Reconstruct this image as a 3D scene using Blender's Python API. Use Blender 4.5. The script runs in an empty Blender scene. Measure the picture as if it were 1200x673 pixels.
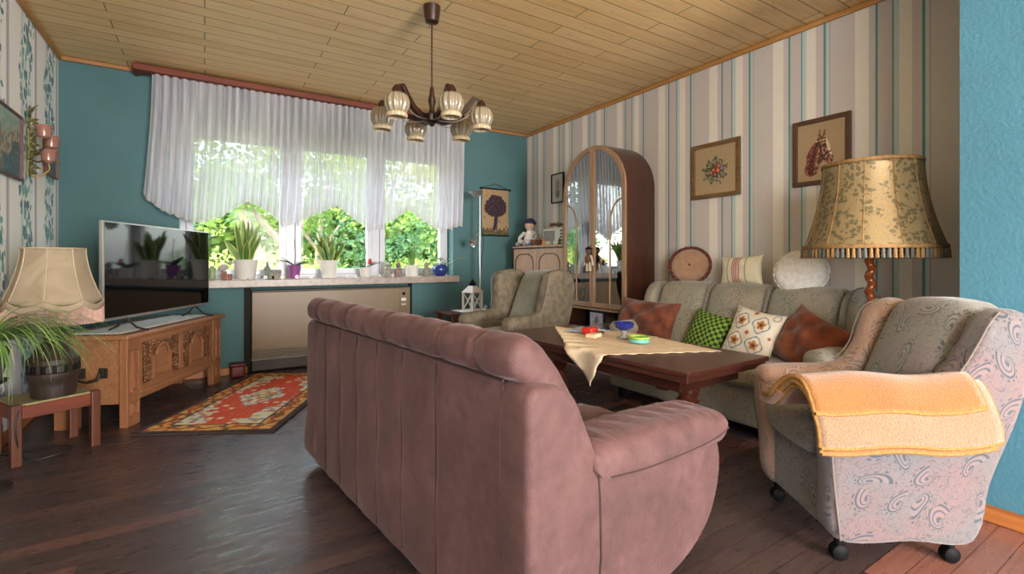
import bpy, bmesh, math, random
import numpy as np
from mathutils import Matrix, Vector
PI = math.pi
R = math.radians
sc = bpy.context.scene
COL = sc.collection
rnd = random.Random(7)

# ------------------------------------------------------------------ mesh builder
class MB:
    def __init__(s):
        s.v = []; s.f = []; s.mi = []; s.uv = None; s.M = Matrix.Identity(4); s.cur = 0
    def add(s, vs, fs):
        o = len(s.v)
        s.v += [tuple(s.M @ Vector(p)) for p in vs]
        s.f += [tuple(i + o for i in f) for f in fs]
        s.mi += [s.cur] * len(fs)
    def box(s, c, d, rz=0, rx=0, ry=0):
        m = Matrix.Translation(c) @ Matrix.Rotation(rz, 4, 'Z') @ Matrix.Rotation(ry, 4, 'Y') @ Matrix.Rotation(rx, 4, 'X')
        vs = [tuple(m @ Vector((x * d[0] / 2, y * d[1] / 2, z * d[2] / 2))) for x in (-1, 1) for y in (-1, 1) for z in (-1, 1)]
        s.add(vs, [(0, 1, 3, 2), (4, 6, 7, 5), (0, 4, 5, 1), (2, 3, 7, 6), (0, 2, 6, 4), (1, 5, 7, 3)])
        return s
    def bb(s, x0, x1, y0, y1, z0, z1):
        return s.box(((x0 + x1) / 2, (y0 + y1) / 2, (z0 + z1) / 2), (abs(x1 - x0), abs(y1 - y0), abs(z1 - z0)))
    def sbox(s, c, d, r, n=8, deform=None, k=3):
        # rounded soft box with a dense skin, deform gets points in box coordinates (relative -1..1 too)
        h = [x / 2 for x in d]
        ax = []
        for a in range(3):
            rr = min(r, h[a] * .98)
            ins = h[a] - rr
            l = [-h[a] + rr * (1 - math.cos(i * PI / 2 / k)) if False else -h[a] + rr * i / k for i in range(k)]
            m = [-ins + 2 * ins * i / n for i in range(n + 1)]
            ax.append(l + m + [-x for x in reversed(l)])
        vid = {}; vs = []; fs = []
        def P(i, j, kk):
            key = (i, j, kk)
            if key in vid: return vid[key]
            p = Vector((ax[0][i], ax[1][j], ax[2][kk]))
            q = Vector([max(-(h[a] - min(r, h[a] * .98)), min(h[a] - min(r, h[a] * .98), p[a])) for a in range(3)])
            e = p - q
            if e.length > 1e-9:
                mx = max(abs(e[a]) for a in range(3))
                e = e.normalized() * mx
                p = q + e
            if deform:
                p = Vector(deform(p.x, p.y, p.z, p.x / h[0], p.y / h[1], p.z / h[2]))
            vid[key] = len(vs); vs.append((p.x + c[0], p.y + c[1], p.z + c[2]))
            return vid[key]
        N = [len(a) - 1 for a in ax]
        for a in range(3):
            b, g = (a + 1) % 3, (a + 2) % 3
            for side in (0, N[a]):
                for i in range(N[b]):
                    for j in range(N[g]):
                        q = []
                        for (di, dj) in ((0, 0), (1, 0), (1, 1), (0, 1)):
                            t = [0, 0, 0]; t[a] = side; t[b] = i + di; t[g] = j + dj
                            q.append(P(*t))
                        if side == 0: q.reverse()
                        fs.append(tuple(q))
        s.add(vs, fs); return s
    def lathe(s, prof, c=(0, 0, 0), seg=24, lob=0, la=0, squash=1):
        vs = []; fs = []
        n = len(prof)
        for (r, z) in prof:
            for j in range(seg):
                a = 2 * PI * j / seg
                q = r * (1 + la * math.cos(lob * a)) if lob else r
                vs.append((c[0] + q * math.cos(a), c[1] + q * math.sin(a) * squash, c[2] + z))
        for i in range(n - 1):
            for j in range(seg):
                k = (j + 1) % seg
                fs.append((i * seg + j, i * seg + k, (i + 1) * seg + k, (i + 1) * seg + j))
        if prof[0][0] > 1e-4: fs.append(tuple(range(seg - 1, -1, -1)))
        if prof[-1][0] > 1e-4: fs.append(tuple((n - 1) * seg + j for j in range(seg)))
        s.add(vs, fs); return s
    def tube(s, pts, rad, seg=8, caps=True, closed=False, flat=1.0):
        pts = [Vector(p) for p in pts]; n = len(pts)
        rs = rad if isinstance(rad, (list, tuple)) else [rad] * n
        vs = []; fs = []; up = Vector((0, 0, 1)); prev = None
        for i, p in enumerate(pts):
            if closed: t = pts[(i + 1) % n] - pts[i - 1]
            else: t = pts[min(i + 1, n - 1)] - pts[max(i - 1, 0)]
            t.normalize()
            if prev is None:
                a = up if abs(t.dot(up)) < .95 else Vector((1, 0, 0))
                x = t.cross(a).normalized()
            else:
                x = (prev - t * prev.dot(t))
                x = x.normalized() if x.length > 1e-6 else t.orthogonal().normalized()
            prev = x; y = t.cross(x)
            for j in range(seg):
                a = 2 * PI * (j + .5) / seg
                vs.append(tuple(p + x * (math.cos(a) * rs[i]) + y * (math.sin(a) * rs[i] * flat)))
        m = n if closed else n - 1
        for i in range(m):
            for j in range(seg):
                k = (j + 1) % seg; i2 = (i + 1) % n
                fs.append((i * seg + j, i * seg + k, i2 * seg + k, i2 * seg + j))
        if caps and not closed:
            fs.append(tuple(range(seg - 1, -1, -1))); fs.append(tuple((n - 1) * seg + j for j in range(seg)))
        s.add(vs, fs); return s
    def prism(s, poly, axis, a, b):
        # poly in the plane of the other two axes (in x,y,z order)
        def P(p, w):
            l = list(p); l.insert(axis, w); return tuple(l)
        n = len(poly)
        vs = [P(p, a) for p in poly] + [P(p, b) for p in poly]
        fs = [tuple(range(n)), tuple(range(2 * n - 1, n - 1, -1))]
        for i in range(n):
            k = (i + 1) % n
            fs.append((i, i + n, k + n, k))
        s.add(vs, fs); return s
    def grid(s, f, nu, nv, cu=False, cv=False):
        vs = [tuple(f(i / nu, j / nv)) for i in range(nu + (0 if cu else 1)) for j in range(nv + (0 if cv else 1))]
        W = nv + (0 if cv else 1); H = nu + (0 if cu else 1); fs = []
        for i in range(nu):
            for j in range(nv):
                i2 = (i + 1) % H; j2 = (j + 1) % W
                fs.append((i * W + j, i2 * W + j, i2 * W + j2, i * W + j2))
        s.add(vs, fs); return s
    def ball(s, c, r, seg=12, sc_=(1, 1, 1)):
        n = max(6, seg // 2)
        prof = [(max(1e-5, r * math.sin(PI * i / n)), -r * math.cos(PI * i / n)) for i in range(n + 1)]
        o = len(s.v); M0 = s.M
        s.M = M0 @ Matrix.Translation(c) @ Matrix.Diagonal((sc_[0], sc_[1], sc_[2], 1))
        s.lathe(prof, seg=seg); s.M = M0
        return s
    def build(s, name, mats, parent=None, smooth=True, ang=40, bevel=0, seg=2, solid=0, subsurf=0, uv=False, col=None, loc=None, rz=0, fix=True):
        me = bpy.data.meshes.new(name)
        me.from_pydata(s.v, [], s.f)
        if not isinstance(mats, (list, tuple)): mats = [mats]
        for m in mats: me.materials.append(m)
        if len(mats) > 1: me.polygons.foreach_set('material_index', s.mi)
        if col is not None:
            a = me.color_attributes.new('Col', 'FLOAT_COLOR', 'POINT')
            c = np.ones((len(me.vertices), 4), dtype=np.float32); c[:, :3] = col
            a.data.foreach_set('color', c.ravel())
        if fix:
            b = bmesh.new(); b.from_mesh(me); bmesh.ops.recalc_face_normals(b, faces=b.faces); b.to_mesh(me); b.free()
        if uv:
            l = me.uv_layers.new(name='UVMap'); me.calc_loop_triangles()
            for p in me.polygons:
                n = p.normal; ax = max(range(3), key=lambda k: abs(n[k]))
                for li in p.loop_indices:
                    co = me.vertices[me.loops[li].vertex_index].co
                    l.data[li].uv = (co.y, co.z) if ax == 0 else ((co.x, co.z) if ax == 1 else (co.x, co.y))
        if smooth:
            me.polygons.foreach_set('use_smooth', [True] * len(me.polygons))
            me.set_sharp_from_angle(angle=R(ang))
        o = bpy.data.objects.new(name, me); COL.objects.link(o)
        if loc: o.location = loc
        o.rotation_euler.z = rz
        if parent: o.parent = parent
        if bevel:
            m = o.modifiers.new('b', 'BEVEL'); m.width = bevel; m.segments = seg; m.limit_method = 'ANGLE'; m.angle_limit = R(35)
        if subsurf:
            m = o.modifiers.new('s', 'SUBSURF'); m.levels = m.render_levels = subsurf
        if solid:
            m = o.modifiers.new('t', 'SOLIDIFY'); m.thickness = solid; m.offset = 0
        return o

def tag(o, label=None, cat=None, group=None, kind=None):
    if label: o['label'] = label
    if cat: o['category'] = cat
    if group: o['group'] = group
    if kind: o['kind'] = kind
    return o
def thing(name, label, cat, loc=(0, 0, 0), rz=0, group=None):
    o = bpy.data.objects.new(name, None); COL.objects.link(o)
    o.empty_display_size = .1; o.location = loc; o.rotation_euler.z = rz
    return tag(o, label, cat, group)
def struct(o): o['kind'] = 'structure'; return o

# ------------------------------------------------------------------ materials
def srgb(c):
    if isinstance(c, str):
        c = [int(c[i:i + 2], 16) / 255 for i in (0, 2, 4)]
    return tuple((x / 12.92 if x <= .04045 else ((x + .055) / 1.055) ** 2.4) for x in c)
class NT:
    def __init__(s, name):
        s.m = bpy.data.materials.new(name); s.m.use_nodes = True
        s.t = s.m.node_tree; s.n = s.t.nodes; s.l = s.t.links
        s.b = s.n['Principled BSDF']; s.out = s.n['Material Output']
    def node(s, ty, **kw):
        n = s.n.new(ty)
        for k, v in kw.items():
            if k.startswith('i_'):
                n.inputs[k[2:].replace('_', ' ')].default_value = v
            else: setattr(n, k, v)
        return n
    def link(s, a, b): s.l.new(a, b)
    def math(s, op, a, b=None, c=None, clamp=False):
        n = s.n.new('ShaderNodeMath'); n.operation = op; n.use_clamp = clamp
        for i, x in enumerate((a, b, c)):
            if x is None: continue
            if isinstance(x, (int, float)): n.inputs[i].default_value = x
            else: s.link(x, n.inputs[i])
        return n.outputs[0]
    def mix(s, f, a, b, mode='MIX'):
        n = s.n.new('ShaderNodeMix'); n.data_type = 'RGBA'; n.blend_type = mode
        for i, x in ((0, f), (6, a), (7, b)):
            if isinstance(x, (int, float)): n.inputs[i].default_value = x
            elif isinstance(x, (tuple, list)): n.inputs[i].default_value = (*x[:3], 1)
            else: s.link(x, n.inputs[i])
        return n.outputs[2]
    def ramp(s, fac, stops, interp='LINEAR'):
        n = s.n.new('ShaderNodeValToRGB'); n.color_ramp.interpolation = interp
        e = n.color_ramp.elements
        while len(e) > 1: e.remove(e[-1])
        e[0].position = stops[0][0]; e[0].color = (*stops[0][1], 1)
        for p, c in stops[1:]:
            x = e.new(p); x.color = (*c, 1)
        s.link(fac, n.inputs[0]); return n.outputs[0]
    def coords(s, kind='Object', scale=(1, 1, 1), rot=(0, 0, 0), loc=(0, 0, 0)):
        tc = s.n.new('ShaderNodeTexCoord'); mp = s.n.new('ShaderNodeMapping')
        mp.inputs['Scale'].default_value = scale; mp.inputs['Rotation'].default_value = rot; mp.inputs['Location'].default_value = loc
        s.link(tc.outputs[kind], mp.inputs[0]); return mp.outputs[0]
    def noise(s, vec, scale, detail=3, rough=.5, dist=0):
        n = s.n.new('ShaderNodeTexNoise'); n.inputs['Scale'].default_value = scale; n.inputs['Detail'].default_value = detail
        n.inputs['Roughness'].default_value = rough; n.inputs['Distortion'].default_value = dist
        if vec is not None: s.link(vec, n.inputs['Vector'])
        return n.outputs[0]
    def bump(s, h, strength=.3, dist=.01):
        n = s.n.new('ShaderNodeBump'); n.inputs['Strength'].default_value = strength; n.inputs['Distance'].default_value = dist
        s.link(h, n.inputs['Height']); s.link(n.outputs[0], s.b.inputs['Normal']); return n
    def col(s, c):
        if isinstance(c, tuple): s.b.inputs['Base Color'].default_value = (*c, 1)
        else: s.link(c, s.b.inputs['Base Color'])
    def set(s, **k):
        for a, v in k.items(): s.b.inputs[a.replace('_', ' ')].default_value = v
        return s

def plain(name, c, rough=.6, metal=0, var=.12, ns=8, bump=0, bs=60, **k):
    t = NT(name); c = srgb(c)
    v = t.coords()
    n = t.noise(v, ns, 3)
    d = tuple(x * (1 - var) for x in c); b = tuple(min(1, x * (1 + var)) for x in c)
    t.col(t.ramp(n, [(.3, d), (.7, b)]))
    t.set(Roughness=rough, Metallic=metal)
    for a, x in k.items(): t.b.inputs[a.replace('_', ' ')].default_value = x
    if bump: t.bump(t.noise(v, bs, 4), bump, .004)
    return t.m
def wood(name, c1, c2, rough=.45, axis='X', scale=1, bump=.08, coat=0):
    t = NT(name); a, b = srgb(c1), srgb(c2)
    s = {'X': (1.2, 14, 14), 'Y': (14, 1.2, 14), 'Z': (14, 14, 1.2)}[axis]
    v = t.coords(scale=tuple(x * scale for x in s))
    n = t.noise(v, 2.2, 5, .6, 1.2)
    t.col(t.ramp(n, [(.28, a), (.5, tuple((x + y) / 2 for x, y in zip(a, b))), (.72, b)]))
    t.set(Roughness=rough); t.b.inputs['Coat Weight'].default_value = coat
    t.bump(n, bump, .004); return t.m
def vcol(name, rough=.85, bump=.15, bs=150, sheen=0):
    t = NT(name); a = t.node('ShaderNodeAttribute', attribute_name='Col')
    n = t.noise(t.coords(), bs, 2)
    t.col(t.mix(.25, a.outputs['Color'], n, 'SOFT_LIGHT')); t.set(Roughness=rough); t.b.inputs['Sheen Weight'].default_value = sheen
    if bump: t.bump(n, bump, .003)
    return t.m

def paisley(name, base1, base2, line, light, scale=8, rough=.9, sheen=.3, amt=.8):
    t = NT(name)
    base1, base2, line, light = map(srgb, (base1, base2, line, light))
    uv = t.coords('UV')
    # warp a little
    w = t.node('ShaderNodeTexNoise'); w.inputs['Scale'].default_value = 5; w.inputs['Detail'].default_value = 1; t.link(uv, w.inputs['Vector'])
    vm = t.node('ShaderNodeVectorMath', operation='MULTIPLY_ADD'); t.link(w.outputs[1], vm.inputs[0]); vm.inputs[1].default_value = (.07, .07, 0); t.link(uv, vm.inputs[2])
    vec = vm.outputs[0]
    vo = t.node('ShaderNodeTexVoronoi', voronoi_dimensions='2D', feature='F1'); vo.inputs['Scale'].default_value = scale; vo.inputs['Randomness'].default_value = .9
    t.link(vec, vo.inputs['Vector'])
    ps = t.node('ShaderNodeVectorMath', operation='SCALE'); t.link(vec, ps.inputs[0]); ps.inputs['Scale'].default_value = 1.0
    sub = t.node('ShaderNodeVectorMath', operation='SUBTRACT'); t.link(ps.outputs[0], sub.inputs[0]); t.link(vo.outputs['Position'], sub.inputs[1])
    sc_ = t.node('ShaderNodeSeparateColor'); t.link(vo.outputs['Color'], sc_.inputs[0])
    vr = t.node('ShaderNodeVectorRotate', rotation_type='Z_AXIS'); t.link(sub.outputs[0], vr.inputs['Vector']); t.link(t.math('MULTIPLY', sc_.outputs[1], 2.2), vr.inputs['Angle'])
    ms = t.node('ShaderNodeVectorMath', operation='MULTIPLY'); t.link(vr.outputs[0], ms.inputs[0]); ms.inputs[1].default_value = (scale * .8, scale * 1.45, 0)
    sp = t.node('ShaderNodeSeparateXYZ'); t.link(ms.outputs[0], sp.inputs[0])
    ln_ = t.node('ShaderNodeVectorMath', operation='LENGTH'); t.link(ms.outputs[0], ln_.inputs[0])
    ang = t.math('ARCTAN2', sp.outputs[1], sp.outputs[0])
    r = ln_.outputs['Value']
    # comma: radius grows round one turn
    a01 = t.math('FRACT', t.math('ADD', t.math('DIVIDE', ang, 2 * PI), t.math('ADD', sc_.outputs[0], 1.0)))
    Rr = t.math('ADD', t.math('MULTIPLY', t.math('POWER', a01, 1.3), .42), .08)
    q = t.math('DIVIDE', r, Rr)
    edge = t.math('LESS_THAN', t.math('ABSOLUTE', t.math('SUBTRACT', q, 1.0)), .09)
    ring = t.math('LESS_THAN', t.math('ABSOLUTE', t.math('SUBTRACT', q, .6)), .06)
    dots = t.math('MULTIPLY', t.math('GREATER_THAN', t.math('SINE', t.math('MULTIPLY', ang, 13)), .1), t.math('LESS_THAN', t.math('ABSOLUTE', t.math('SUBTRACT', q, 1.28)), .08))
    inn = t.math('LESS_THAN', q, .25)
    inside = t.math('LESS_THAN', q, .9)
    big = t.noise(uv, 3.2, 2, .5, .6)
    base = t.mix(t.ramp(big, [(.42, (0, 0, 0)), (.56, (1, 1, 1))]), base1, base2)
    c = t.mix(t.math('MULTIPLY', inside, .35), base, light)
    swirl = t.noise(uv, 26, 2, .4, 2.5)
    sw = t.math('MULTIPLY', t.math('LESS_THAN', t.math('ABSOLUTE', t.math('SUBTRACT', swirl, .5)), .022), t.math('GREATER_THAN', q, 1.35))
    m = t.math('MAXIMUM', t.math('MAXIMUM', edge, ring), t.math('MAXIMUM', t.math('MAXIMUM', dots, inn), t.math('MULTIPLY', sw, .6)))
    c = t.mix(t.math('MULTIPLY', m, amt), c, line)
    t.col(c); t.set(Roughness=rough); t.b.inputs['Sheen Weight'].default_value = sheen
    fb = t.noise(uv, 420, 2)
    t.bump(t.math('ADD', fb, t.math('MULTIPLY', m, -.6)), .25, .002)
    return t.m

M = {}
# floor planks
t = NT('dark_plank_floor')
v = t.coords('Object')
br = t.node('ShaderNodeTexBrick', offset=.37, offset_frequency=2, squash=1)
br.inputs['Scale'].default_value = 1; br.inputs['Brick Width'].default_value = .95; br.inputs['Row Height'].default_value = .078
br.inputs['Mortar Size'].default_value = .0012; br.inputs['Bias'].default_value = 0
br.inputs['Color1'].default_value = (0, 0, 0, 1); br.inputs['Color2'].default_value = (1, 1, 1, 1); br.inputs['Mortar'].default_value = (.5, .5, .5, 1)
t.link(v, br.inputs['Vector'])
g = t.noise(t.coords('Object', scale=(1.5, 22, 1)), 2, 5, .6, 1)
c = t.ramp(br.outputs[0], [(0, srgb('383032')), (.45, srgb('443839')), (.8, srgb('52423f')), (1, srgb('754e46'))])
c = t.mix(.32, c, t.ramp(g, [(.3, srgb('2f2627')), (.7, srgb('65504d'))]), 'MIX')
# lighter reddish field with hard edges at the near right
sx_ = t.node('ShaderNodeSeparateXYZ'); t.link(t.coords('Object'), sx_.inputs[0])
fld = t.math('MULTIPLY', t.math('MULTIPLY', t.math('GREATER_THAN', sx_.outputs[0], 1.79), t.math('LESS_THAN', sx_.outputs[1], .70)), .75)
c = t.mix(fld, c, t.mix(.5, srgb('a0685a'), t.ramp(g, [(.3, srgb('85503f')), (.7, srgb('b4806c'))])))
c = t.mix(t.math('MULTIPLY', br.outputs[1], .8), c, srgb('150d0c'))
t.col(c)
rn = t.noise(t.coords('Object', scale=(3, 14, 1)), 3, 3)
t.link(t.ramp(rn, [(.3, (.22,) * 3), (.7, (.42,) * 3)]), t.b.inputs['Roughness'])
t.bump(t.math('SUBTRACT', t.math('MULTIPLY', g, .12), br.outputs[1]), .22, .0015)
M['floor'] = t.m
# pine ceiling
t = NT('pine_ceiling')
v = t.coords('Object')
br = t.node('ShaderNodeTexBrick', offset=.41, offset_frequency=2)
br.inputs['Scale'].default_value = 1; br.inputs['Brick Width'].default_value = 1.25; br.inputs['Row Height'].default_value = .125
br.inputs['Mortar Size'].default_value = .0035; br.inputs['Mortar Smooth'].default_value = .3
br.inputs['Color1'].default_value = (0, 0, 0, 1); br.inputs['Color2'].default_value = (1, 1, 1, 1)
t.link(v, br.inputs['Vector'])
g = t.noise(t.coords('Object', scale=(1.1, 20, 1)), 2.4, 6, .65, 1.6)
kn = t.node('ShaderNodeTexVoronoi', voronoi_dimensions='2D'); kn.inputs['Scale'].default_value = 5
t.link(t.coords('Object', scale=(.6, 1.6, 1)), kn.inputs['Vector'])
c = t.ramp(g, [(.25, srgb('d0a468')), (.5, srgb('e8c488')), (.78, srgb('f4d9a6'))])
c = t.mix(.22, c, t.ramp(br.outputs[0], [(0, srgb('c09054')), (1, srgb('f0d8a8'))]))
c = t.mix(t.ramp(kn.outputs[0], [(0, (.6,) * 3), (.045, (0,) * 3)]), c, srgb('6b431d'))
c = t.mix(t.math('MULTIPLY', br.outputs[1], .85), c, srgb('4d3214'))
t.col(c); t.set(Roughness=.4)
t.bump(t.math('SUBTRACT', t.math('MULTIPLY', g, .2), br.outputs[1]), .5, .006)
M['ceil'] = t.m
# teal plaster
def plaster(name, c):
    t = NT(name); v = t.coords('Object'); c = srgb(c)
    n = t.noise(v, 2.5, 4); f = t.noise(v, 70, 4, .6)
    t.col(t.mix(t.math('MULTIPLY', f, .35), t.ramp(n, [(.3, tuple(x * .9 for x in c)), (.7, tuple(x * 1.08 for x in c))]), tuple(x * .7 for x in c)))
    t.set(Roughness=.8); t.bump(f, .4, .006); return t.m
M['teal'] = plaster('teal_plaster', '486d70')
M['blue'] = plaster('blue_plaster', '477e92')
M['white_wall'] = plaster('pale_plaster', 'd8d4cc')
# striped paper, runs along world Y
t = NT('striped_wallpaper')
tc = t.node('ShaderNodeTexCoord'); sp = t.node('ShaderNodeSeparateXYZ'); t.link(tc.outputs['Object'], sp.inputs[0])
fr = t.math('FRACT', t.math('DIVIDE', t.math('SUBTRACT', 1.857 + 5.03, sp.outputs[1]), .503))
cream, grey, teal_, pink, pale, wide = map(srgb, ('efe9de', 'd0cac6', '4c9294', 'd6c9c6', 'c4d4d2', 'd0c9c4'))
st = [(0, cream), (.141, grey), (.208, teal_), (.232, srgb('cdc4c2')), (.372, teal_), (.39, pale), (.44, cream), (.555, pink), (.648, teal_), (.672, pale), (.712, srgb('ad9090')), (.722, wide)]
c = t.ramp(fr, st, 'CONSTANT')
f = t.noise(t.coords('Object'), 22, 5, .7)
c = t.mix(t.math('MULTIPLY', f, .22), c, srgb('9a9592'))
t.col(c); t.set(Roughness=.75); t.bump(t.noise(t.coords('Object'), 90, 3), .25, .003)
M['stripes'] = t.m
# floral paper on the left wall, runs along world Y
t = NT('vine_wallpaper')
tc = t.node('ShaderNodeTexCoord'); sp = t.node('ShaderNodeSeparateXYZ'); t.link(tc.outputs['Object'], sp.inputs[0])
y, z = sp.outputs[1], sp.outputs[2]
fr = t.math('FRACT', t.math('DIVIDE', t.math('ADD', y, -4.67 + 10 * .53 + .265), .53))   # .5 = vine centre
c = t.ramp(fr, [(0, srgb('f6f5f0')), (.28, srgb('d8e2de')), (.36, srgb('eef3ef')), (.66, srgb('faf9f6')), (.8, srgb('bab8be')), (.88, srgb('f6f5f0'))], 'CONSTANT')
wob = t.math('MULTIPLY', t.math('SINE', t.math('MULTIPLY', z, 8)), .035)
dx = t.math('SUBTRACT', t.math('MULTIPLY', t.math('SUBTRACT', fr, .5), .53), wob)
stem_ = t.math('LESS_THAN', t.math('ABSOLUTE', dx), .006)
lv = t.node('ShaderNodeTexVoronoi', voronoi_dimensions='2D'); lv.inputs['Scale'].default_value = 21
cm = t.node('ShaderNodeCombineXYZ'); t.link(y, cm.inputs[0]); t.link(t.math('MULTIPLY', z, .7), cm.inputs[1])
nz = t.node('ShaderNodeTexNoise'); nz.inputs['Scale'].default_value = 14; t.link(cm.outputs[0], nz.inputs['Vector'])
va = t.node('ShaderNodeVectorMath', operation='MULTIPLY_ADD'); t.link(nz.outputs[1], va.inputs[0]); va.inputs[1].default_value = (.06, .06, 0); t.link(cm.outputs[0], va.inputs[2])
t.link(va.outputs[0], lv.inputs['Vector'])
lobe = t.noise(cm.outputs[0], 5.5, 2)
width = t.math('ADD', t.math('MULTIPLY', lobe, .26), -.02)
near = t.math('LESS_THAN', t.math('ABSOLUTE', dx), width)
s2 = t.node('ShaderNodeSeparateColor'); t.link(lv.outputs['Color'], s2.inputs[0])
leaf = t.math('MULTIPLY', t.math('LESS_THAN', lv.outputs['Distance'], t.math('ADD', t.math('MULTIPLY', s2.outputs[0], .3), .26)), near)
leafc = t.ramp(s2.outputs[1], [(0, srgb('2f8288')), (.45, srgb('35607f')), (.7, srgb('5fa39d')), (1, srgb('8eb8b4'))])
c = t.mix(t.math('MULTIPLY', leaf, .9), c, leafc)
c = t.mix(t.math('MULTIPLY', stem_, .7), c, srgb('6b9a9a'))
t.col(c); t.set(Roughness=.7); t.bump(t.noise(t.coords('Object'), 90, 3), .2, .003)
M['vines'] = t.m

M['pink_leather'] = None
t = NT('dusty_rose_microfibre')
v = t.coords('Object')
n1 = t.noise(v, 5, 5, .6, .4); n2 = t.noise(v, 26, 4, .6); 
c = t.ramp(n1, [(.3, srgb('452a28')), (.55, srgb('593a38')), (.75, srgb('704e4d'))])
c = t.mix(.25, c, t.ramp(n2, [(.3, srgb('3e2826')), (.7, srgb('735654'))]))
t.col(c); t.set(Roughness=.72); t.b.inputs['Sheen Weight'].default_value = .2; t.b.inputs['Sheen Tint'].default_value = (1, .78, .82, 1); t.b.inputs['Sheen Roughness'].default_value = .35
vo = t.node('ShaderNodeTexVoronoi'); vo.inputs['Scale'].default_value = 260; t.link(v, vo.inputs['Vector'])
t.bump(t.math('ADD', vo.outputs[0], t.math('MULTIPLY', n1, 3)), .28, .0035)
M['rose'] = t.m
M['rose_seam'] = plain('rose_seam', '3c2624', .8)
M['paisley_in'] = paisley('paisley_upholstery_inner', '7f7d75', '807672', '454f54', '8e8a82', 9.5, amt=.85)
M['paisley'] = paisley('paisley_upholstery', '766363', '6b6768', '3c4550', '84706f', 9.5, amt=.9)
M['paisley_rust'] = paisley('paisley_upholstery_warm', 'a07f6c', '97806f', '5b5655', 'b3968a', 8.5, amt=.65)
M['paisley_green'] = paisley('paisley_sofa_cloth', '9c917e', '8e8a7a', '5a5c56', 'a59a88', 9, amt=.7)
M['velvet_green'] = paisley('greenish_chair_cloth', '8f8e80', '83867c', '696c64', '9c9b90', 12, amt=.6)
M['velvet_olive'] = plain('olive_brown_chair_cloth', '6a604f', .95, var=.3, ns=22, bump=.2, bs=200)
M['piping'] = plain('pale_piping', '7a706a', .8)
M['pine'] = wood('waxed_pine', '805236', 'a0724e', .42, 'X')
M['pine_z'] = wood('waxed_pine_upright', '7c4e32', '986848', .42, 'Z')
M['oakv'] = wood('light_oak_frame', '86644a', 'ab8a6a', .4, 'Z')
M['oak_grey'] = wood('greyed_oak_veneer', '9c7a62', 'bfa28c', .42, 'Z')
M['walnut'] = wood('reddish_walnut_veneer', '3a2018', '532f22', .35, 'Z', coat=.2)
M['mahog'] = wood('dark_mahogany', '3b1d18', '583026', .3, 'Y', coat=.15)
M['mahog_z'] = wood('dark_mahogany_turned', '4a2218', '6c3826', .3, 'Z', coat=.3)
M['redwood'] = wood('reddish_brown_wood', '56210e', '783214', .6, 'X', coat=.0)
M['redwood_z'] = wood('reddish_brown_wood_upright', '432113', '633520', .45, 'Z', coat=.05)
M['strip'] = wood('pine_moulding', 'a9763e', 'c79356', .45, 'Y')
M['base'] = wood('orange_baseboard_wood', '9a5a2c', 'bb7a42', .4, 'Y')
M['chand'] = wood('chandelier_wood', '23120b', '3a2014', .35, 'Z', coat=.15)
M['white_pvc'] = plain('white_window_plastic', 'c4c6cc', .3, var=.03)
M['sill'] = plain('stone_window_sill', 'a1958b', .35, var=.18, ns=30)
M['ceramic'] = plain('white_glazed_ceramic', 'dcdad2', .2, var=.05)
M['stone'] = plain('grey_stone_figure', '8d8a80', .8, var=.35, ns=40, bump=.4)
M['brick'] = plain('terracotta_block', '8a5a4a', .85, var=.2, ns=30)
M['purple'] = plain('purple_pot', '8c4f8a', .35)
M['cobalt'] = plain('cobalt_pot', '2b3a7c', .15)
M['soil'] = plain('potting_soil', '3a2c22', .95, var=.4, ns=60)
M['metal'] = plain('brushed_steel', 'b8b8b4', .35, .8)
M['black'] = plain('black_plastic', '0b0b0c', .6, **{'Specular_IOR_Level': .15})
M['black_matte'] = plain('niche_shade_black', '1c1a18', .9)  # flat black standing in for shade in the heater niche
M['dark_metal'] = plain('dark_iron', '3c3430', .5, .6)
M['radiator'] = plain('beige_enamel', '7b684f', .4, var=.05)
M['radiator_dark'] = plain('dark_grille_metal', '4b4540', .5, .3)
M['glass_dot'] = plain('clear_glass', 'dfe6e6', .08, **{'Transmission_Weight': .6})
M['lantern'] = plain('whitewashed_wood', 'cfccc6', .6, var=.1)
M['orange_velvet'] = plain('orange_brown_velvet', '6a331d', .8, var=.5, ns=14, bump=.9, bs=9, **{'Sheen_Weight': .25})
M['rust_velvet'] = plain('rust_velvet', '743818', .8, var=.45, ns=14, bump=.9, bs=10, **{'Sheen_Weight': .25})
M['brown_velvet'] = plain('tan_velvet', 'a07c62', .8, var=.15, ns=20, bump=.2, **{'Sheen_Weight': .5})
M['ruffle'] = plain('dark_brown_ruffle', '5e3226', .85, var=.3, ns=60)
M['crochet'] = plain('white_crochet', 'e4e0d8', .95, var=.12, ns=45, bump=.5, bs=60)
M['doily'] = plain('white_lace_runner', 'cfd6d4', .95, var=.12, ns=90, bump=.6, bs=110)
M['cloth'] = plain('beige_linen_cloth', 'dcc7ab', .9, var=.12, ns=22, bump=.3, bs=90)
M['vcol'] = vcol('woven_picture')
M['vcol_rug'] = vcol('rug_pile', .95, .8, 260)
M['paint'] = vcol('painted_print', .35, 0)
M['gold_frame'] = wood('gilt_brown_frame', '4c3420', '8a6a42', .4, 'X')
M['dark_frame'] = wood('dark_brown_frame', '4a3022', '5f4030', .4, 'X')
M['red_tin'] = plain('dark_red_box', '5a1c1c', .5)
M['cable'] = plain('black_cable', '141414', .5)
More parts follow.
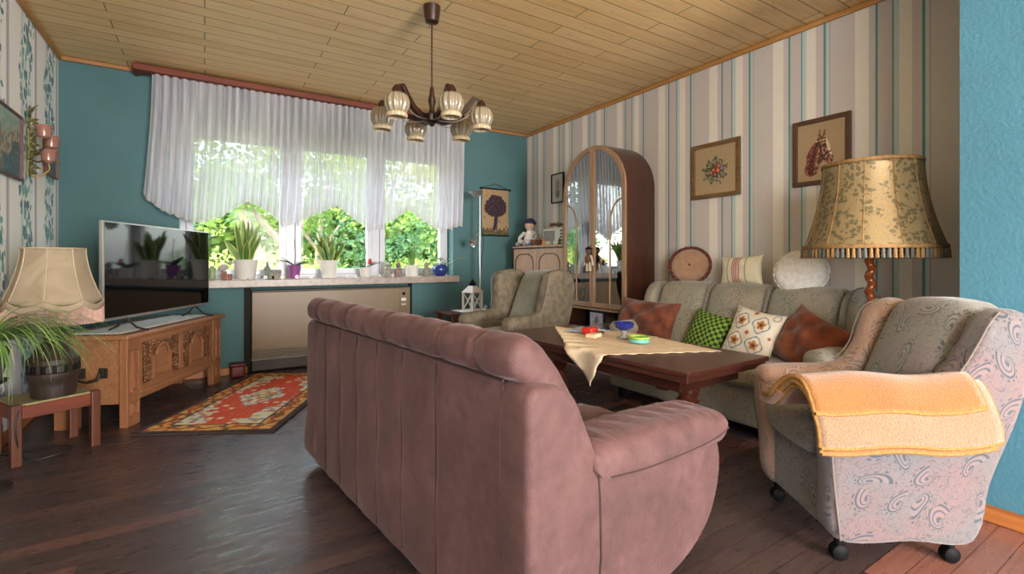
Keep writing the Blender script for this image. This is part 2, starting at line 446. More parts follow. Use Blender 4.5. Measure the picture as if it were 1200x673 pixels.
# bevelled transparent glass
def glassy(name, tint=(1, 1, 1), fac=.1, rough=.02, kf=1):
    t = NT(name); tr = t.node('ShaderNodeBsdfTransparent'); tr.inputs[0].default_value = (*tint, 1)
    gl = t.node('ShaderNodeBsdfGlossy'); gl.inputs['Roughness'].default_value = rough
    fr = t.node('ShaderNodeFresnel'); fr.inputs[0].default_value = 1.5
    mx = t.node('ShaderNodeMixShader'); t.link(t.math('MULTIPLY', t.math('ADD', fr.outputs[0], fac - .04, clamp=True), kf), mx.inputs[0])
    t.link(tr.outputs[0], mx.inputs[1]); t.link(gl.outputs[0], mx.inputs[2]); t.link(mx.outputs[0], t.out.inputs[0]); return t.m
M['pane'] = glassy('window_glass', (.97, .99, .98), .04, .03, .12)
M['cab_glass'] = glassy('cabinet_glass', (.85, .88, .88), .42)
# sheer curtain cloth
def sheer(name, c, op, stripes=0):
    t = NT(name); tr = t.node('ShaderNodeBsdfTransparent')
    df = t.node('ShaderNodeBsdfDiffuse'); df.inputs[0].default_value = (*srgb(c), 1)
    tl = t.node('ShaderNodeBsdfTranslucent'); tl.inputs[0].default_value = (*srgb(c), 1)
    a = t.node('ShaderNodeMixShader'); a.inputs[0].default_value = .45; t.link(df.outputs[0], a.inputs[1]); t.link(tl.outputs[0], a.inputs[2])
    b = t.node('ShaderNodeMixShader')
    n = t.noise(t.coords('Object', scale=(1, 1, .04)), 38, 3)
    t.link(t.math('ADD', t.math('MULTIPLY', n, .9), op - .45, clamp=True), b.inputs[0]); t.link(tr.outputs[0], b.inputs[1]); t.link(a.outputs[0], b.inputs[2])
    t.link(b.outputs[0], t.out.inputs[0]); return t.m
M['sheer'] = sheer('sheer_voile', 'e4e2e8', .82)
M['lace'] = sheer('lace_edge', 'e4e2e2', .8)
# lamp shades
def shade_mat(name, c1, c2, ns, rough=.5, line=None, sheen=0, metal=0, trans=.35):
    t = NT(name); v = t.coords('Object')
    n = t.noise(v, ns, 3, .5, 1.5)
    c = t.ramp(n, [(.5, srgb(c1)), (.56, srgb(c2))]) if line else t.ramp(n, [(.3, srgb(c1)), (.7, srgb(c2))])
    t.col(c); t.set(Roughness=rough, Metallic=metal)
    tl = t.node('ShaderNodeBsdfTranslucent'); t.link(c, tl.inputs[0])
    mx = t.node('ShaderNodeMixShader'); mx.inputs[0].default_value = trans
    t.link(t.b.outputs[0], mx.inputs[1]); t.link(tl.outputs[0], mx.inputs[2]); t.link(mx.outputs[0], t.out.inputs[0]); return t.m
t = NT('gold_brocade'); v = t.coords('Object')
n = t.noise(v, 13, 2, .5, .8); f = t.noise(v, 48, 3, .6, 2.2); vo = t.node('ShaderNodeTexVoronoi'); vo.inputs['Scale'].default_value = 55; t.link(v, vo.inputs['Vector'])
msk = t.math('MULTIPLY', t.math('GREATER_THAN', n, .49), t.math('LESS_THAN', vo.outputs[0], .52))
ln_ = t.math('LESS_THAN', t.math('ABSOLUTE', t.math('SUBTRACT', f, .5)), .018)
c = t.mix(t.math('MULTIPLY', t.math('MAXIMUM', msk, t.math('MULTIPLY', ln_, .6)), .75), srgb('b09a72'), srgb('625f48'))
t.col(c); t.set(Roughness=.36, Metallic=.3)
tl = t.node('ShaderNodeBsdfTranslucent'); t.link(c, tl.inputs[0]); mx = t.node('ShaderNodeMixShader'); mx.inputs[0].default_value = .25
t.link(t.b.outputs[0], mx.inputs[1]); t.link(tl.outputs[0], mx.inputs[2]); t.link(mx.outputs[0], t.out.inputs[0]); M['brocade'] = t.m
M['parchment'] = shade_mat('cream_lampshade_cloth', 'b49f83', 'd2c2a8', 5, .8, trans=.4)
M['fringe'] = plain('dusty_pink_fringe', 'c3a092', .8, var=.2, ns=60)
M['gold_fringe'] = plain('gold_fringe', '8c6a40', .7, var=.3, ns=60)
M['tassel_grey'] = plain('grey_tassel', '5a5a54', .7, var=.2, ns=60)
M['brass'] = plain('aged_brass', '77603a', .45, .9)
t = NT('pressed_glass'); t.set(Roughness=.1); t.col(srgb('b9ab90'))
t.b.inputs['Transmission Weight'].default_value = .45; t.b.inputs['IOR'].default_value = 1.5; t.b.inputs['Coat Weight'].default_value = .5
M['pressed'] = t.m
M['pearl'] = plain('beaded_cream_glass', 'b5a485', .3, var=.2, ns=80)
M['pink_glass'] = plain('pink_glass', 'c08a78', .15, **{'Transmission_Weight': .4})
M['barrel'] = wood('burnt_barrel_wood', '1a120e', '3a2a21', .55, 'Z', bump=.4)
# leaves
def leafmat(name, c1, c2, ns=6, trans=.25, rough=.45):
    t = NT(name); n = t.noise(t.coords('Object'), ns, 2)
    c = t.ramp(n, [(.35, srgb(c1)), (.65, srgb(c2))]); t.col(c); t.set(Roughness=rough)
    tl = t.node('ShaderNodeBsdfTranslucent'); t.link(c, tl.inputs[0])
    mx = t.node('ShaderNodeMixShader'); mx.inputs[0].default_value = trans
    t.link(t.b.outputs[0], mx.inputs[1]); t.link(tl.outputs[0], mx.inputs[2]); t.link(mx.outputs[0], t.out.inputs[0]); return t.m
M['leaf'] = leafmat('green_leaf', '56803c', '84a958')
M['leaf_dark'] = leafmat('dark_green_leaf', '24482a', '3b6638')
M['leaf_edge'] = leafmat('yellow_leaf_margin', 'b5b35c', 'c9c67a')
M['tree_leaf'] = leafmat('garden_leaf', '6f9240', 'a4b85c', 1.5, .45, .6)
M['tree_leaf2'] = leafmat('garden_leaf_cool', '55805c', '7c9e68', 1.5, .45, .6)
M['tree_leaf3'] = leafmat('garden_leaf_yellow', '98a850', 'c2c874', 1.5, .45, .6)
M['bark'] = plain('pale_bark', '9c8570', .9, var=.25, ns=12, bump=.5)
M['lawn'] = plain('lawn', '3f5a2a', .9, var=.3, ns=3)

# ------------------------------------------------------------------ room
XL, XR, YB, YF, H = -.93, 3.34, 4.9, -4.6, 2.55
def shell(name, c, d, mat, rz=0):
    m = MB(); m.box((0, 0, 0), d); o = m.build(name, mat, smooth=False); return struct(o), o
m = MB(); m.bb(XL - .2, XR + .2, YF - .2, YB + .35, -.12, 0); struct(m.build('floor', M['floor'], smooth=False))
m = MB(); m.bb(XL - .2, XR + .2, YF - .2, YB + .35, H, H + .12); struct(m.build('ceiling', M['ceil'], smooth=False))
WX0, WX1, WZ0, WZ1 = -.186, 2.342, .825, 2.2
m = MB()
m.bb(XL - .2, WX0, YB, YB + .3, 0, H); m.bb(WX1, XR + .2, YB, YB + .3, 0, H)
m.bb(WX0, WX1, YB, YB + .3, WZ1, H)
m.bb(WX0, .33, YB, YB + .3, 0, WZ0); m.bb(1.86, WX1, YB, YB + .3, 0, WZ0)
m.bb(.33, 1.86, YB + .12, YB + .3, 0, WZ0)
struct(m.build('wall_back', M['teal'], smooth=False))
m = MB(); m.bb(XR, XR + .2, YF - .2, YB, 0, H); struct(m.build('wall_right', M['stripes'], smooth=False))
LY0, LY1, LZ0, LZ1 = -3.9, -1.6, .85, 2.25
m = MB(); m.bb(XL - .2, XL, LY1, YB, 0, H); m.bb(XL - .2, XL, YF - .2, LY0, 0, H); m.bb(XL - .2, XL, LY0, LY1, 0, LZ0); m.bb(XL - .2, XL, LY0, LY1, LZ1, H); struct(m.build('wall_left', M['vines'], smooth=False))
m = MB()
for y in (LY0, (LY0 + LY1) / 2 - .03, LY1 - .06): m.bb(XL - .14, XL - .07, y, y + .06, LZ0, LZ1)
m.bb(XL - .14, XL - .07, LY0, LY1, LZ0, LZ0 + .06); m.bb(XL - .14, XL - .07, LY0, LY1, LZ1 - .06, LZ1)
struct(m.build('added_window', M['white_pvc'], smooth=False, bevel=.005))  # unseen window added behind the camera to hold the side fill
m = MB(); m.bb(2.54, XR - .001, YF, .662, 0.0, H - .001); struct(m.build('wall_right_projection', M['blue'], smooth=False))
# rear wall, with an unseen door opening added for the rear fill lamp
m = MB()
RX0, RX1, RZ1 = .6, 2.42, 2.38
m.bb(XL, RX0, YF - .2, YF, 0, H); m.bb(RX1, XR, YF - .2, YF, 0, H); m.bb(RX0, RX1, YF - .2, YF, RZ1, H)
struct(m.build('wall_front', M['white_wall'], smooth=False))
m = MB()
for x in (RX0, RX0 + .96, RX1 - .06):
    m.bb(x, x + .06, YF - .14, YF - .06, 0, RZ1)
m.bb(RX0, RX1, YF - .14, YF - .06, 0, .08); m.bb(RX0, RX1, YF - .14, YF - .06, RZ1 - .07, RZ1)
struct(m.build('added_door', M['white_pvc'], smooth=False, bevel=.005))  # frame of the added door, out of view
# mouldings
m = MB(); m.bb(XL + .001, XR - .001, YB - .022, YB - .001, H - .035, H - .001); struct(m.build('trim_1', M['redwood'] if False else wood('pine_moulding_x', '8a5c32', 'a67a4a', .6, 'X'), bevel=.006))
m = MB(); m.bb(XR - .022, XR - .001, .663, YB - .023, H - .035, H - .001); struct(m.build('trim_2', M['strip'], bevel=.006))
m = MB(); m.bb(XL + .001, XL + .022, YF, YB - .023, H - .035, H - .001); struct(m.build('trim_3', M['strip'], bevel=.006))
m = MB(); m.bb(2.522, 2.539, YF, .68, 0, .066); struct(m.build('baseboard_right', M['base'], bevel=.006))
m = MB(); m.bb(XR - .018, XR - .001, .68, YB, 0, .066); struct(m.build('baseboard_right_far', M['base'], bevel=.006))
m = MB(); m.bb(XL + .001, XL + .018, YF, YB - .02, 0, .066); struct(m.build('baseboard_left', M['base'], bevel=.006))
m = MB(); m.bb(XL + .02, .32, YB - .018, YB - .001, 0, .066); m.bb(1.87, XR - .02, YB - .018, YB - .001, 0, .066); struct(m.build('baseboard_back', M['base'], bevel=.006))

# ------------------------------------------------------------------ window
win = struct(bpy.data.objects.new('window_1', None)); COL.objects.link(win)
m = MB(); YW = 5.05
for x0, x1 in ((WX0, WX0 + .05), (WX1 - .05, WX1), (.655, .735), (1.475, 1.555)):
    m.bb(x0, x1, YW + .004, YW + .066, WZ0 + .02, WZ1 - .02)
m.bb(WX0, WX1, YW, YW + .07, WZ0, WZ0 + .045); m.bb(WX0, WX1, YW, YW + .07, WZ1 - .05, WZ1)
m.build('window_frame', M['white_pvc'], win, smooth=False, bevel=.004)
for (a, b) in ((WX0 + .05, .655), (.735, 1.475), (1.555, WX1 - .05)):
    m = MB(); f = .055
    m.bb(a, a + f, YW - .02, YW + .04, WZ0 + .045, WZ1 - .05); m.bb(b - f, b, YW - .02, YW + .04, WZ0 + .045, WZ1 - .05)
    m.bb(a + .004, b - .004, YW - .018, YW + .038, WZ0 + .047, WZ0 + .1); m.bb(a + .004, b - .004, YW - .018, YW + .038, WZ1 - .12, WZ1 - .052)
    s_ = m.build('window_sash', M['white_pvc'], win, smooth=False, bevel=.006)
    m = MB(); m.bb(a + f - .005, b - f + .005, YW + .005, YW + .011, WZ0 + .095, WZ1 - .115); m.build('window_pane', M['pane'], s_, smooth=False)
    m = MB(); m.box((a + f / 2, YW - .035, 1.45), (.022, .02, .05)); m.box((a + f / 2, YW - .05, 1.4), (.018, .014, .13)); m.build('window_handle', M['white_pvc'], s_, bevel=.004)
m = MB(); m.bb(-.24, 2.365, 4.785, 4.9, .768, .836); m.bb(WX0 + .001, WX1 - .001, 4.9, YW - .001, .79, .836)
m.build('window_sill', M['sill'], win, smooth=False, bevel=.006)

# pelmet and curtain
m = MB(); m.bb(-.47, 2.62, 4.70, 4.80, 2.485, 2.535); m.bb(-.47, -.44, 4.80, 4.877, 2.485, 2.535); m.bb(2.59, 2.62, 4.80, 4.877, 2.485, 2.535)
m.bb(-.44, 2.59, 4.80, 4.877, 2.515, 2.535)
tag(m.build('curtain_pelmet', M['redwood'], bevel=.006, smooth=False), 'long reddish-brown wooden curtain pelmet under the ceiling above the window', 'curtain rail')
bot = [(-.413, 1.544), (-.288, 1.43), (-.147, 1.376), (-.03, 1.34), (.122, 1.404), (.312, 1.548), (.445, 1.482), (.617, 1.338), (.833, 1.442), (1.061, 1.552), (1.261, 1.407), (1.402, 1.321), (1.601, 1.44), (1.763, 1.553), (1.969, 1.431), (2.164, 1.33), (2.316, 1.41), (2.378, 1.412)]
def bz(x):
    for (a, p), (b, q) in zip(bot, bot[1:]):
        if x <= b: 
            k = (x - a) / (b - a); return p + (q - p) * max(0, k)
    return bot[-1][1]
NP = 46
def cur(u, v, off=0):
    xb = -.413 + u * (2.385 + .413)
    zb = bz(xb) + .008 * math.sin(u * NP * 2 * PI * 1.0)
    zt = 2.50
    k = v  # 0 top 1 bottom
    xt = -.36 + u * (2.42 + .36)
    x = xt + (xb - xt) * k ** 1.6
    z = zt + (zb - zt) * k
    ph = u * NP * 2 * PI + .8 * math.sin(u * 21) + .5 * math.sin(u * 57)
    amp = .017 + .018 * k + .006 * math.sin(u * 37 + k * 3)
    yy = 4.765 + amp * math.sin(ph) - .004 * k
    x += .006 * math.cos(ph) 
    return (x, yy, z)
ct = thing('sheer_curtain', 'white sheer pleated curtain with scalloped hem hanging across the window', 'curtain')  # added area lamp behind the camera, brightens the room
m = MB(); m.grid(lambda u, v: cur(u, v), 700, 18); m.build('curtain_cloth', M['sheer'], ct, ang=180)
m = MB(); m.grid(lambda u, v: (cur(u, 1)[0], cur(u, 1)[1] - .001, cur(u, 1)[2] - .022 * v * (1 + .5 * abs(math.sin(u * 170))) + .012 * (1 - v)), 700, 2); m.build('lace_trim', M['lace'], ct, ang=180)  # added area lamp, lifts the right wall and overall brightness
m = MB(); m.grid(lambda u, v: (cur(u, 0)[0], cur(u, 0)[1] - .001, 2.50 - .03 * v), 700, 1); m.build('header_tape', M['lace'], ct, ang=180)

# radiator in the niche
rad = thing('storage_heater', 'wide beige enamel storage heater with dark grille below the window sill', 'radiator', (.352, 4.86, 0))
m = MB(); m.bb(0, 1.475, 0, .12, .12, .722); m.build('heater_body', M['radiator'], rad, smooth=False, bevel=.008)
m = MB(); m.bb(-.002, 1.477, -.006, .12, .722, .735); m.build('heater_cap', M['radiator_dark'], rad, smooth=False, bevel=.004)
m = MB(); m.bb(0.002, 1.473, .01, .1, .11, .21)
for i in range(5): m.box((.7375, .004, .125 + i * .018), (1.46, .022, .006), rx=.5)
m.build('air_grille', M['metal'], rad, smooth=False)
m = MB(); m.bb(0.004, 1.471, .012, .1, .012, .11); m.build('kick_plate', M['radiator_dark'], rad, smooth=False, bevel=.004)
m = MB(); m.bb(1.36, 1.445, -.006, .002, .50, .70); cp = m.build('control_panel', M['radiator'], rad, smooth=False, bevel=.003)
m = MB(); m.M = Matrix.Translation((1.4, -.006, .66)) @ Matrix.Rotation(PI / 2, 4, 'X'); m.lathe([(.016, 0), (.016, .01), (.012, .014), (0, .014)]); m.build('dial', M['black'], cp)
m = MB(); m.box((1.4, -.008, .60), (.05, .004, .03)); m.build('label_plate', M['ceramic'], cp, smooth=False)
m = MB(); m.box((1.4, -.008, .55), (.05, .004, .012)); m.build('label_plate', M['ceramic'], cp, smooth=False)
m = MB(); m.bb(.295, .345, 4.885, 5.01, .01, .76); struct(m.build('niche_shade_strip', M['black_matte'], smooth=False))  # dark strip imitating the shade at the left edge of the niche

# ------------------------------------------------------------------ floor rug
def inpoly(x, y, P):
    c = False; n = len(P); j = n - 1
    for i in range(n):
        if (P[i][1] > y) != (P[j][1] > y) and x < (P[j][0] - P[i][0]) * (y - P[i][1]) / (P[j][1] - P[i][1]) + P[i][0]: c = not c
        j = i
    return c
def hsh(a, b, k=0):
    return (math.sin(a * 127.1 + b * 311.7 + k * 74.7) * 43758.5453) % 1
def rugc(u, v):
    # u across 0..1 (0.77), v along 0..1 (1.5)
    x = (u - .5) * .78; y = (v - .5) * 1.5
    ex = .39 - abs(x); ey = .75 - abs(y); e = min(ex, ey)
    q = hsh(int(u * 46), int(v * 90)); q2 = hsh(int(u * 23), int(v * 45), 3)
    if e < .035: return '3c2c28' if q < .7 else '54403a'
    if e < .125:
        w = math.sin(y * 45) * .018 + .08 if ex < ey else math.sin(x * 45) * .018 + .08
        if abs(e - w) < .012: return '9a4a28'
        if q2 < .28: return 'c46a2c'
        if q2 > .8: return '6c5a38'
        return 'd3a24e' if q > .3 else 'e0b868'
    if e < .137: return '4c3c38'
    # field
    ax, ay = abs(x) / .25, abs(y) / .61
    step = lambda a: math.floor(a * 13) / 13
    med = step(ax) * .9 + step(ay) * .72
    wob = .08 * math.sin(ay * 30) + .06 * math.sin(ax * 22)
    if ax * 1.5 + ay * 2.2 + .06 * math.sin(ax * 30) < .95:
        if ax * 1.5 + ay * 2.2 < .75:
            return ['d8cf9a', '8c9a80', 'c9a64a', '6f7f92', 'd8774a', 'e4dcc0'][int(q2 * 6)]
        return 'dcd8c4' if q > .25 else '7c8aa0'
    if med + wob < .95 or (ay < .93 and ax < .35 - .0 * ay and med + wob < 1.2):
        if q2 > .93: return 'e8d8b8'
        return 'cf4f30' if q > .25 else 'd8603c'
    if q2 < .12: return 'c87860'
    if q2 > .86: return '8c98a4'
    if .5 < q2 < .62: return 'a9ae80'
    return 'd9d6bb'
nu, nv = 110, 210
vs = []; cs = []
m = MB(); m.grid(lambda u, v: ((u - .5) * .78, (v - .5) * 1.5, .012 + .001 * math.sin(u * 9 + v * 13)), nu, nv)
cs = [srgb(rugc(i / nu, j / nv)) for i in range(nu + 1) for j in range(nv + 1)]
ang = math.atan2(.72, 1.31)
# near-left corner (-.339,3.5): centre = corner + .39*across + .75*along
ac = (math.cos(-ang), math.sin(-ang)); al = (-math.sin(-ang), math.cos(-ang))
rc = (-.339 + .385 * ac[0] + .74 * al[0], 3.5 + .385 * ac[1] + .74 * al[1], 0)
rg = thing('oriental_rug', 'small oriental rug in red, cream and gold with dark edge on the floor', 'rug', rc, -ang)
m.build('rug_pile', M['vcol_rug'], rg, col=np.array(cs), ang=180)
m = MB(); m.sbox((0, 0, .005), (.80, 1.52, .009), .004, 4); m.build('rug_backing', plain('dark_rug_edge', '3c2f2b', .95, var=.3, ns=80), rg)

# ------------------------------------------------------------------ TV bench (carved chest)
e = Vector((.44, .898, 0)).normalized()
br_ = math.atan2(e.y, e.x)      # local x along the length, local -y = front
bench = thing('carved_chest', 'carved pine chest with arched panels used as television bench', 'chest', (-.39, 3.66, 0), br_)
Lb, Db, Hb = 1.14, .40, .56
m = MB(); m.sbox((Lb / 2, Db / 2, Hb - .015), (Lb + .07, Db + .05, .03), .01, 6); m.build('chest_lid', M['pine'], bench)
m = MB(); m.bb(.02, Lb - .02, .02, Db - .005, .14, Hb - .03); m.build('chest_body', M['pine'], bench, smooth=False)
for x0 in (0, Lb - .12):
    m = MB(); m.bb(x0, x0 + .12, 0, .045, 0, Hb - .03)
    f = m.build('corner_foot', M['pine_z'], bench, smooth=False, bevel=.004)
    m = MB()
    for z0, z1 in ((.06, .15), (.2, .46)):
        for (a, b, c_, d) in ((x0 + .025, x0 + .035, z0, z1), (x0 + .085, x0 + .095, z0, z1), (x0 + .025, x0 + .095, z0, z0 + .01), (x0 + .025, x0 + .095, z1 - .01, z1)):
            m.bb(a, b, -.012, .002, c_, d)
    m.bb(x0 + .048, x0 + .072, -.008, .002, .23, .43); m.box((x0 + .06, -.006, .33), (.05, .012, .012)); m.box((x0 + .06, -.006, .29), (.045, .012, .01))
    m.box((x0 + .06, -.004, .105), (.03, .01, .04))
    m.build('carved_panel', M['pine_z'], f, smooth=False, bevel=.002)
for x0 in (0, Lb - .045):
    m = MB(); m.bb(x0, x0 + .045, Db - .12, Db, 0, .16); m.build('rear_foot', M['pine_z'], bench, smooth=False, bevel=.004)
m = MB(); m.bb(.12, Lb - .12, .004, .03, .17, Hb - .03); m.bb(.12, Lb - .12, -.006, .02, .185, .2); m.build('front_board', M['pine'], bench, smooth=False, bevel=.003)
m = MB(); n = 26
pl = [(.12, .185)] + sum([[(.12 + (Lb - .24) * (i + k / 6) / n, .168 - .016 * math.sin(PI * k / 6)) for k in range(7)] for i in range(n)], []) + [(Lb - .12, .185)]
m.prism(pl, 1, -.002, .018); m.build('scalloped_apron', M['pine'], bench, smooth=False)
carv = NT('carved_pine'); v_ = carv.coords(); vo = carv.node('ShaderNodeTexVoronoi', feature='DISTANCE_TO_EDGE'); vo.inputs['Scale'].default_value = 55; carv.link(v_, vo.inputs['Vector'])
h_ = carv.ramp(vo.outputs[0], [(0, (0,) * 3), (.25, (1,) * 3)])
carv.col(carv.ramp(carv.noise(v_, 30, 3), [(.3, srgb('7c4e30')), (.7, srgb('a57550'))])); carv.set(Roughness=.5); carv.bump(h_, 1, .02); M['carved'] = carv.m
def niche(x0, x1, z0, z1, name):
    m = MB(); w = .014; r = (x1 - x0) / 2 - w - .012; cx = (x0 + x1) / 2; zc = z1 - .035 - r
    for a, b in ((x0, x0 + w), (x1 - w, x1)): m.bb(a, b, -.012, .006, z0, zc)
    m.bb(x0, x1, -.014, .006, z0 - .012, z0 + .004); m.bb(x0 - .006, x0 + .02, -.016, .006, zc - .008, zc + .008); m.bb(x1 - .02, x1 + .006, -.016, .006, zc - .008, zc + .008)
    m.bb(x0, x1, -.012, .006, z1 - .012, z1)
    m.tube([(cx - r * math.cos(PI * i / 14), -.006, zc + r * math.sin(PI * i / 14)) for i in range(15)], .008, 6)
    f = m.build(name, M['pine_z'], bench, smooth=False, bevel=.002)
    m = MB()
    pts = [(x0 + .002, zc), (x0 + .002, z1 - .01), (x1 - .002, z1 - .01), (x1 - .002, zc)] + [(cx + r * math.cos(PI * i / 14), zc + r * math.sin(PI * i / 14)) for i in range(15)]
    # spandrels as two halves
    L_ = [(x0 + .002, zc), (x0 + .002, z1 - .01), (cx, z1 - .01)] + [(cx - r * math.cos(PI * i / 14), zc + r * math.sin(PI * i / 14)) for i in range(7, -1, -1)]
    m.prism(L_, 1, -.009, .004); m.prism([(2 * cx - a, b) for a, b in L_], 1, -.009, .004)
    for s_ in (-1, 1):
        for (dx, dz, rr_) in ((.06, -.022, .017), (.035, -.02, .012), (.078, -.055, .01), (.012, -.018, .009)):
            ox, oz = cx + s_ * dx, z1 + dz
            m.tube([(ox + s_ * rr_ * (1 - k / 18) * math.cos(k * .55), -.011, oz + rr_ * (1 - k / 18) * math.sin(k * .55)) for k in range(16)], .0034, 5)
    m.build('carved_spandrel', M['carved'], f, smooth=False)
niche(.245, .435, .25, .49, 'arched_panel'); niche(.665, .855, .25, .49, 'arched_panel')
for x0, x1 in ((.145, .21), (.455, .51), (.585, .64), (.88, .94)):
    m = MB(); m.bb(x0, x1, -.004, .006, .235, .49); m.bb(x0, x0 + .006, -.012, .004, .235, .49); m.bb(x1 - .006, x1, -.012, .004, .235, .49)
    xm_ = (x0 + x1) / 2; wv = (x1 - x0) / 2 - .012
    m.tube([(xm_ + wv * .7 * math.sin(k * .55), -.008, .24 + k * .0043) for k in range(57)], .0045, 5)
    for k in range(9):
        zz_ = .255 + k * .0265; sg_ = 1 if k % 2 else -1
        m.tube([(xm_ - sg_ * wv * .45 + .010 * math.cos(j * .6) * (1 - j / 16), -.008, zz_ + .010 * math.sin(j * .6) * (1 - j / 16)) for j in range(13)], .003, 5)
    m.build('carved_strip', M['carved'], bench, smooth=False)
m = MB()
for a, b, c_, d in ((.528, .537, .235, .49), (.563, .572, .235, .49), (.528, .572, .235, .245), (.528, .572, .48, .49)): m.bb(a, b, -.012, .004, c_, d)
m.bb(.543, .557, -.01, .004, .27, .45); m.box((.55, -.006, .36), (.03, .012, .01)); m.build('centre_panel', M['pine_z'], bench, smooth=False, bevel=.002)
m = MB(); m.tube([(-.005 + .02, .14, .33), (-.02, .14, .33), (-.03, .14, .30), (-.03, .2, .285), (-.03, .26, .30), (-.02, .26, .33), (.015, .26, .33)], .008, 8)
m.box((.012, .14, .33), (.016, .04, .06)); m.box((.012, .26, .33), (.016, .04, .06)); m.build('iron_handle', M['dark_metal'], bench)
# runner under the TV
m = MB(); m.M = Matrix.Translation((0, 0, 0))
m.grid(lambda u, v: (.03 + u * (Lb - .1) + .01 * math.sin(v * 60) * (1 if u in (0, 1) else 0), .055 + v * .27, .001 + .0015 * math.sin(u * 40) * math.sin(v * 20)), 60, 30)
o = m.build('lace_runner', M['doily'], None, ang=180, solid=.003, loc=(-.39, 3.66, .5625), rz=br_)
tag(o, 'white lace runner lying on the carved chest under the television', 'runner')
# TV
tvp = Vector((-.5, 3.64)); tv2 = Vector((.03, 4.70)); td = (tv2 - tvp); tl_ = td.length
tv = thing('television', 'large flat black television with thin silver bezel on the carved chest', 'television', (tvp.x, tvp.y, .5665), math.atan2(td.y, td.x))
t = NT('tv_screen'); t.col(srgb('060608')); t.set(Roughness=.05); t.b.inputs['IOR'].default_value = 1.4
m = MB(); m.bb(0, tl_, 0, .022, .078, .672); m.build('tv_bezel', M['metal'], tv, smooth=False, bevel=.003)
m = MB(); m.bb(.012, tl_ - .012, -.002, .004, .095, .662); m.build('tv_screen', t.m, tv, smooth=False)
m = MB(); m.sbox((tl_ / 2, .04, .3), (tl_ * .6, .05, .36), .02, 3); m.build('tv_back', M['black'], tv)
for x in (.2, tl_ - .2):
    m = MB(); m.tube([(x, -.11, .006), (x, -.06, .02), (x, .01, .085), (x, .05, .03), (x, .1, .006)], [.006, .007, .008, .007, .006], 8); m.tube([(x, -.115, .006), (x, -.13, .006)], .006, 8)
    m.build('tv_foot', M['dark_metal'], tv)
# red tin
tn = thing('storage_tin', 'small dark red box on the floor in the corner by the heater', 'box', (.24, 4.79, 0))
m = MB(); m.sbox((0, 0, .05), (.11, .11, .10), .02, 3); m.build('tin_body', M['red_tin'], tn)
m = MB(); m.sbox((0, 0, .108), (.118, .118, .02), .008, 3); m.build('tin_lid', M['red_tin'], tn)

# ------------------------------------------------------------------ pink sofa
def lerpc(P, n=6):   # catmull-rom through points
    out = []
    for i in range(len(P) - 1):
        p0 = P[max(i - 1, 0)]; p1 = P[i]; p2 = P[i + 1]; p3 = P[min(i + 2, len(P) - 1)]
        for k in range(n):
            t = k / n
            out.append(tuple(.5 * ((2 * b) + (-a + c) * t + (2 * a - 5 * b + 4 * c - d) * t * t + (-a + 3 * b - 3 * c + d) * t ** 3) for a, b, c, d in zip(p0, p1, p2, p3)))
    out.append(P[-1]); return out
def lerpc_closed(P, n=6):
    out = []; N = len(P)
    for i in range(N):
        p0, p1, p2, p3 = P[i - 1], P[i], P[(i + 1) % N], P[(i + 2) % N]
        for k in range(n):
            t = k / n
            out.append(tuple(.5 * ((2 * b) + (-a + c) * t + (2 * a - 5 * b + 4 * c - d) * t * t + (-a + 3 * b - 3 * c + d) * t ** 3) for a, b, c, d in zip(p0, p1, p2, p3)))
    return out
def slab(m, poly, a, b, r=.02, puff=0.0, axis=1, k=4):
    """puffed extrusion of a closed outline between a and b along an axis: rounded rims, crowned faces"""
    n = len(poly); cx = sum(p[0] for p in poly) / n; cy = sum(p[1] for p in poly) / n
    nr = []
    for i in range(n):
        p, q = poly[i - 1], poly[(i + 1) % n]
        tx, ty = q[0] - p[0], q[1] - p[1]; l = math.hypot(tx, ty) or 1; nr.append((ty / l, -tx / l))
    area = sum(poly[i][0] * poly[(i + 1) % n][1] - poly[(i + 1) % n][0] * poly[i][1] for i in range(n))
    sg = 1 if area > 0 else -1
    def ring(ins, w):
        vs = []
        for (x, y), (nx, ny) in zip(poly, nr):
            l = [x - sg * nx * ins, y - sg * ny * ins]; l.insert(axis, w); vs.append(tuple(l))
        return vs
    R_ = []
    for i in range(k + 1):
        th = PI / 2 * i / k
        R_.append(ring(r * (1 - math.sin(th)), a + r * (1 - math.cos(th))))
    for i in range(k, -1, -1):
        th = PI / 2 * i / k
        R_.append(ring(r * (1 - math.sin(th)), b - r * (1 - math.cos(th))))
    vs = [p for rr in R_ for p in rr]; fs = []
    for i in range(len(R_) - 1):
        for j in range(n):
            jj = (j + 1) % n
            fs.append((i * n + j, i * n + jj, (i + 1) * n + jj, (i + 1) * n + j))
    fs.append(tuple(range(n))); fs.append(tuple((len(R_) - 1) * n + j for j in range(n - 1, -1, -1)))
    m.add(vs, fs)
sx = Vector((.994, .11)).normalized()
sofa_rz = math.atan2(sx.y, sx.x)
SB = (.613, .884, 0)
sofa = thing('rose_sofa', 'dusty rose microfibre three-seat sofa seen from behind in the room centre', 'sofa', SB, sofa_rz)
SL = 1.65
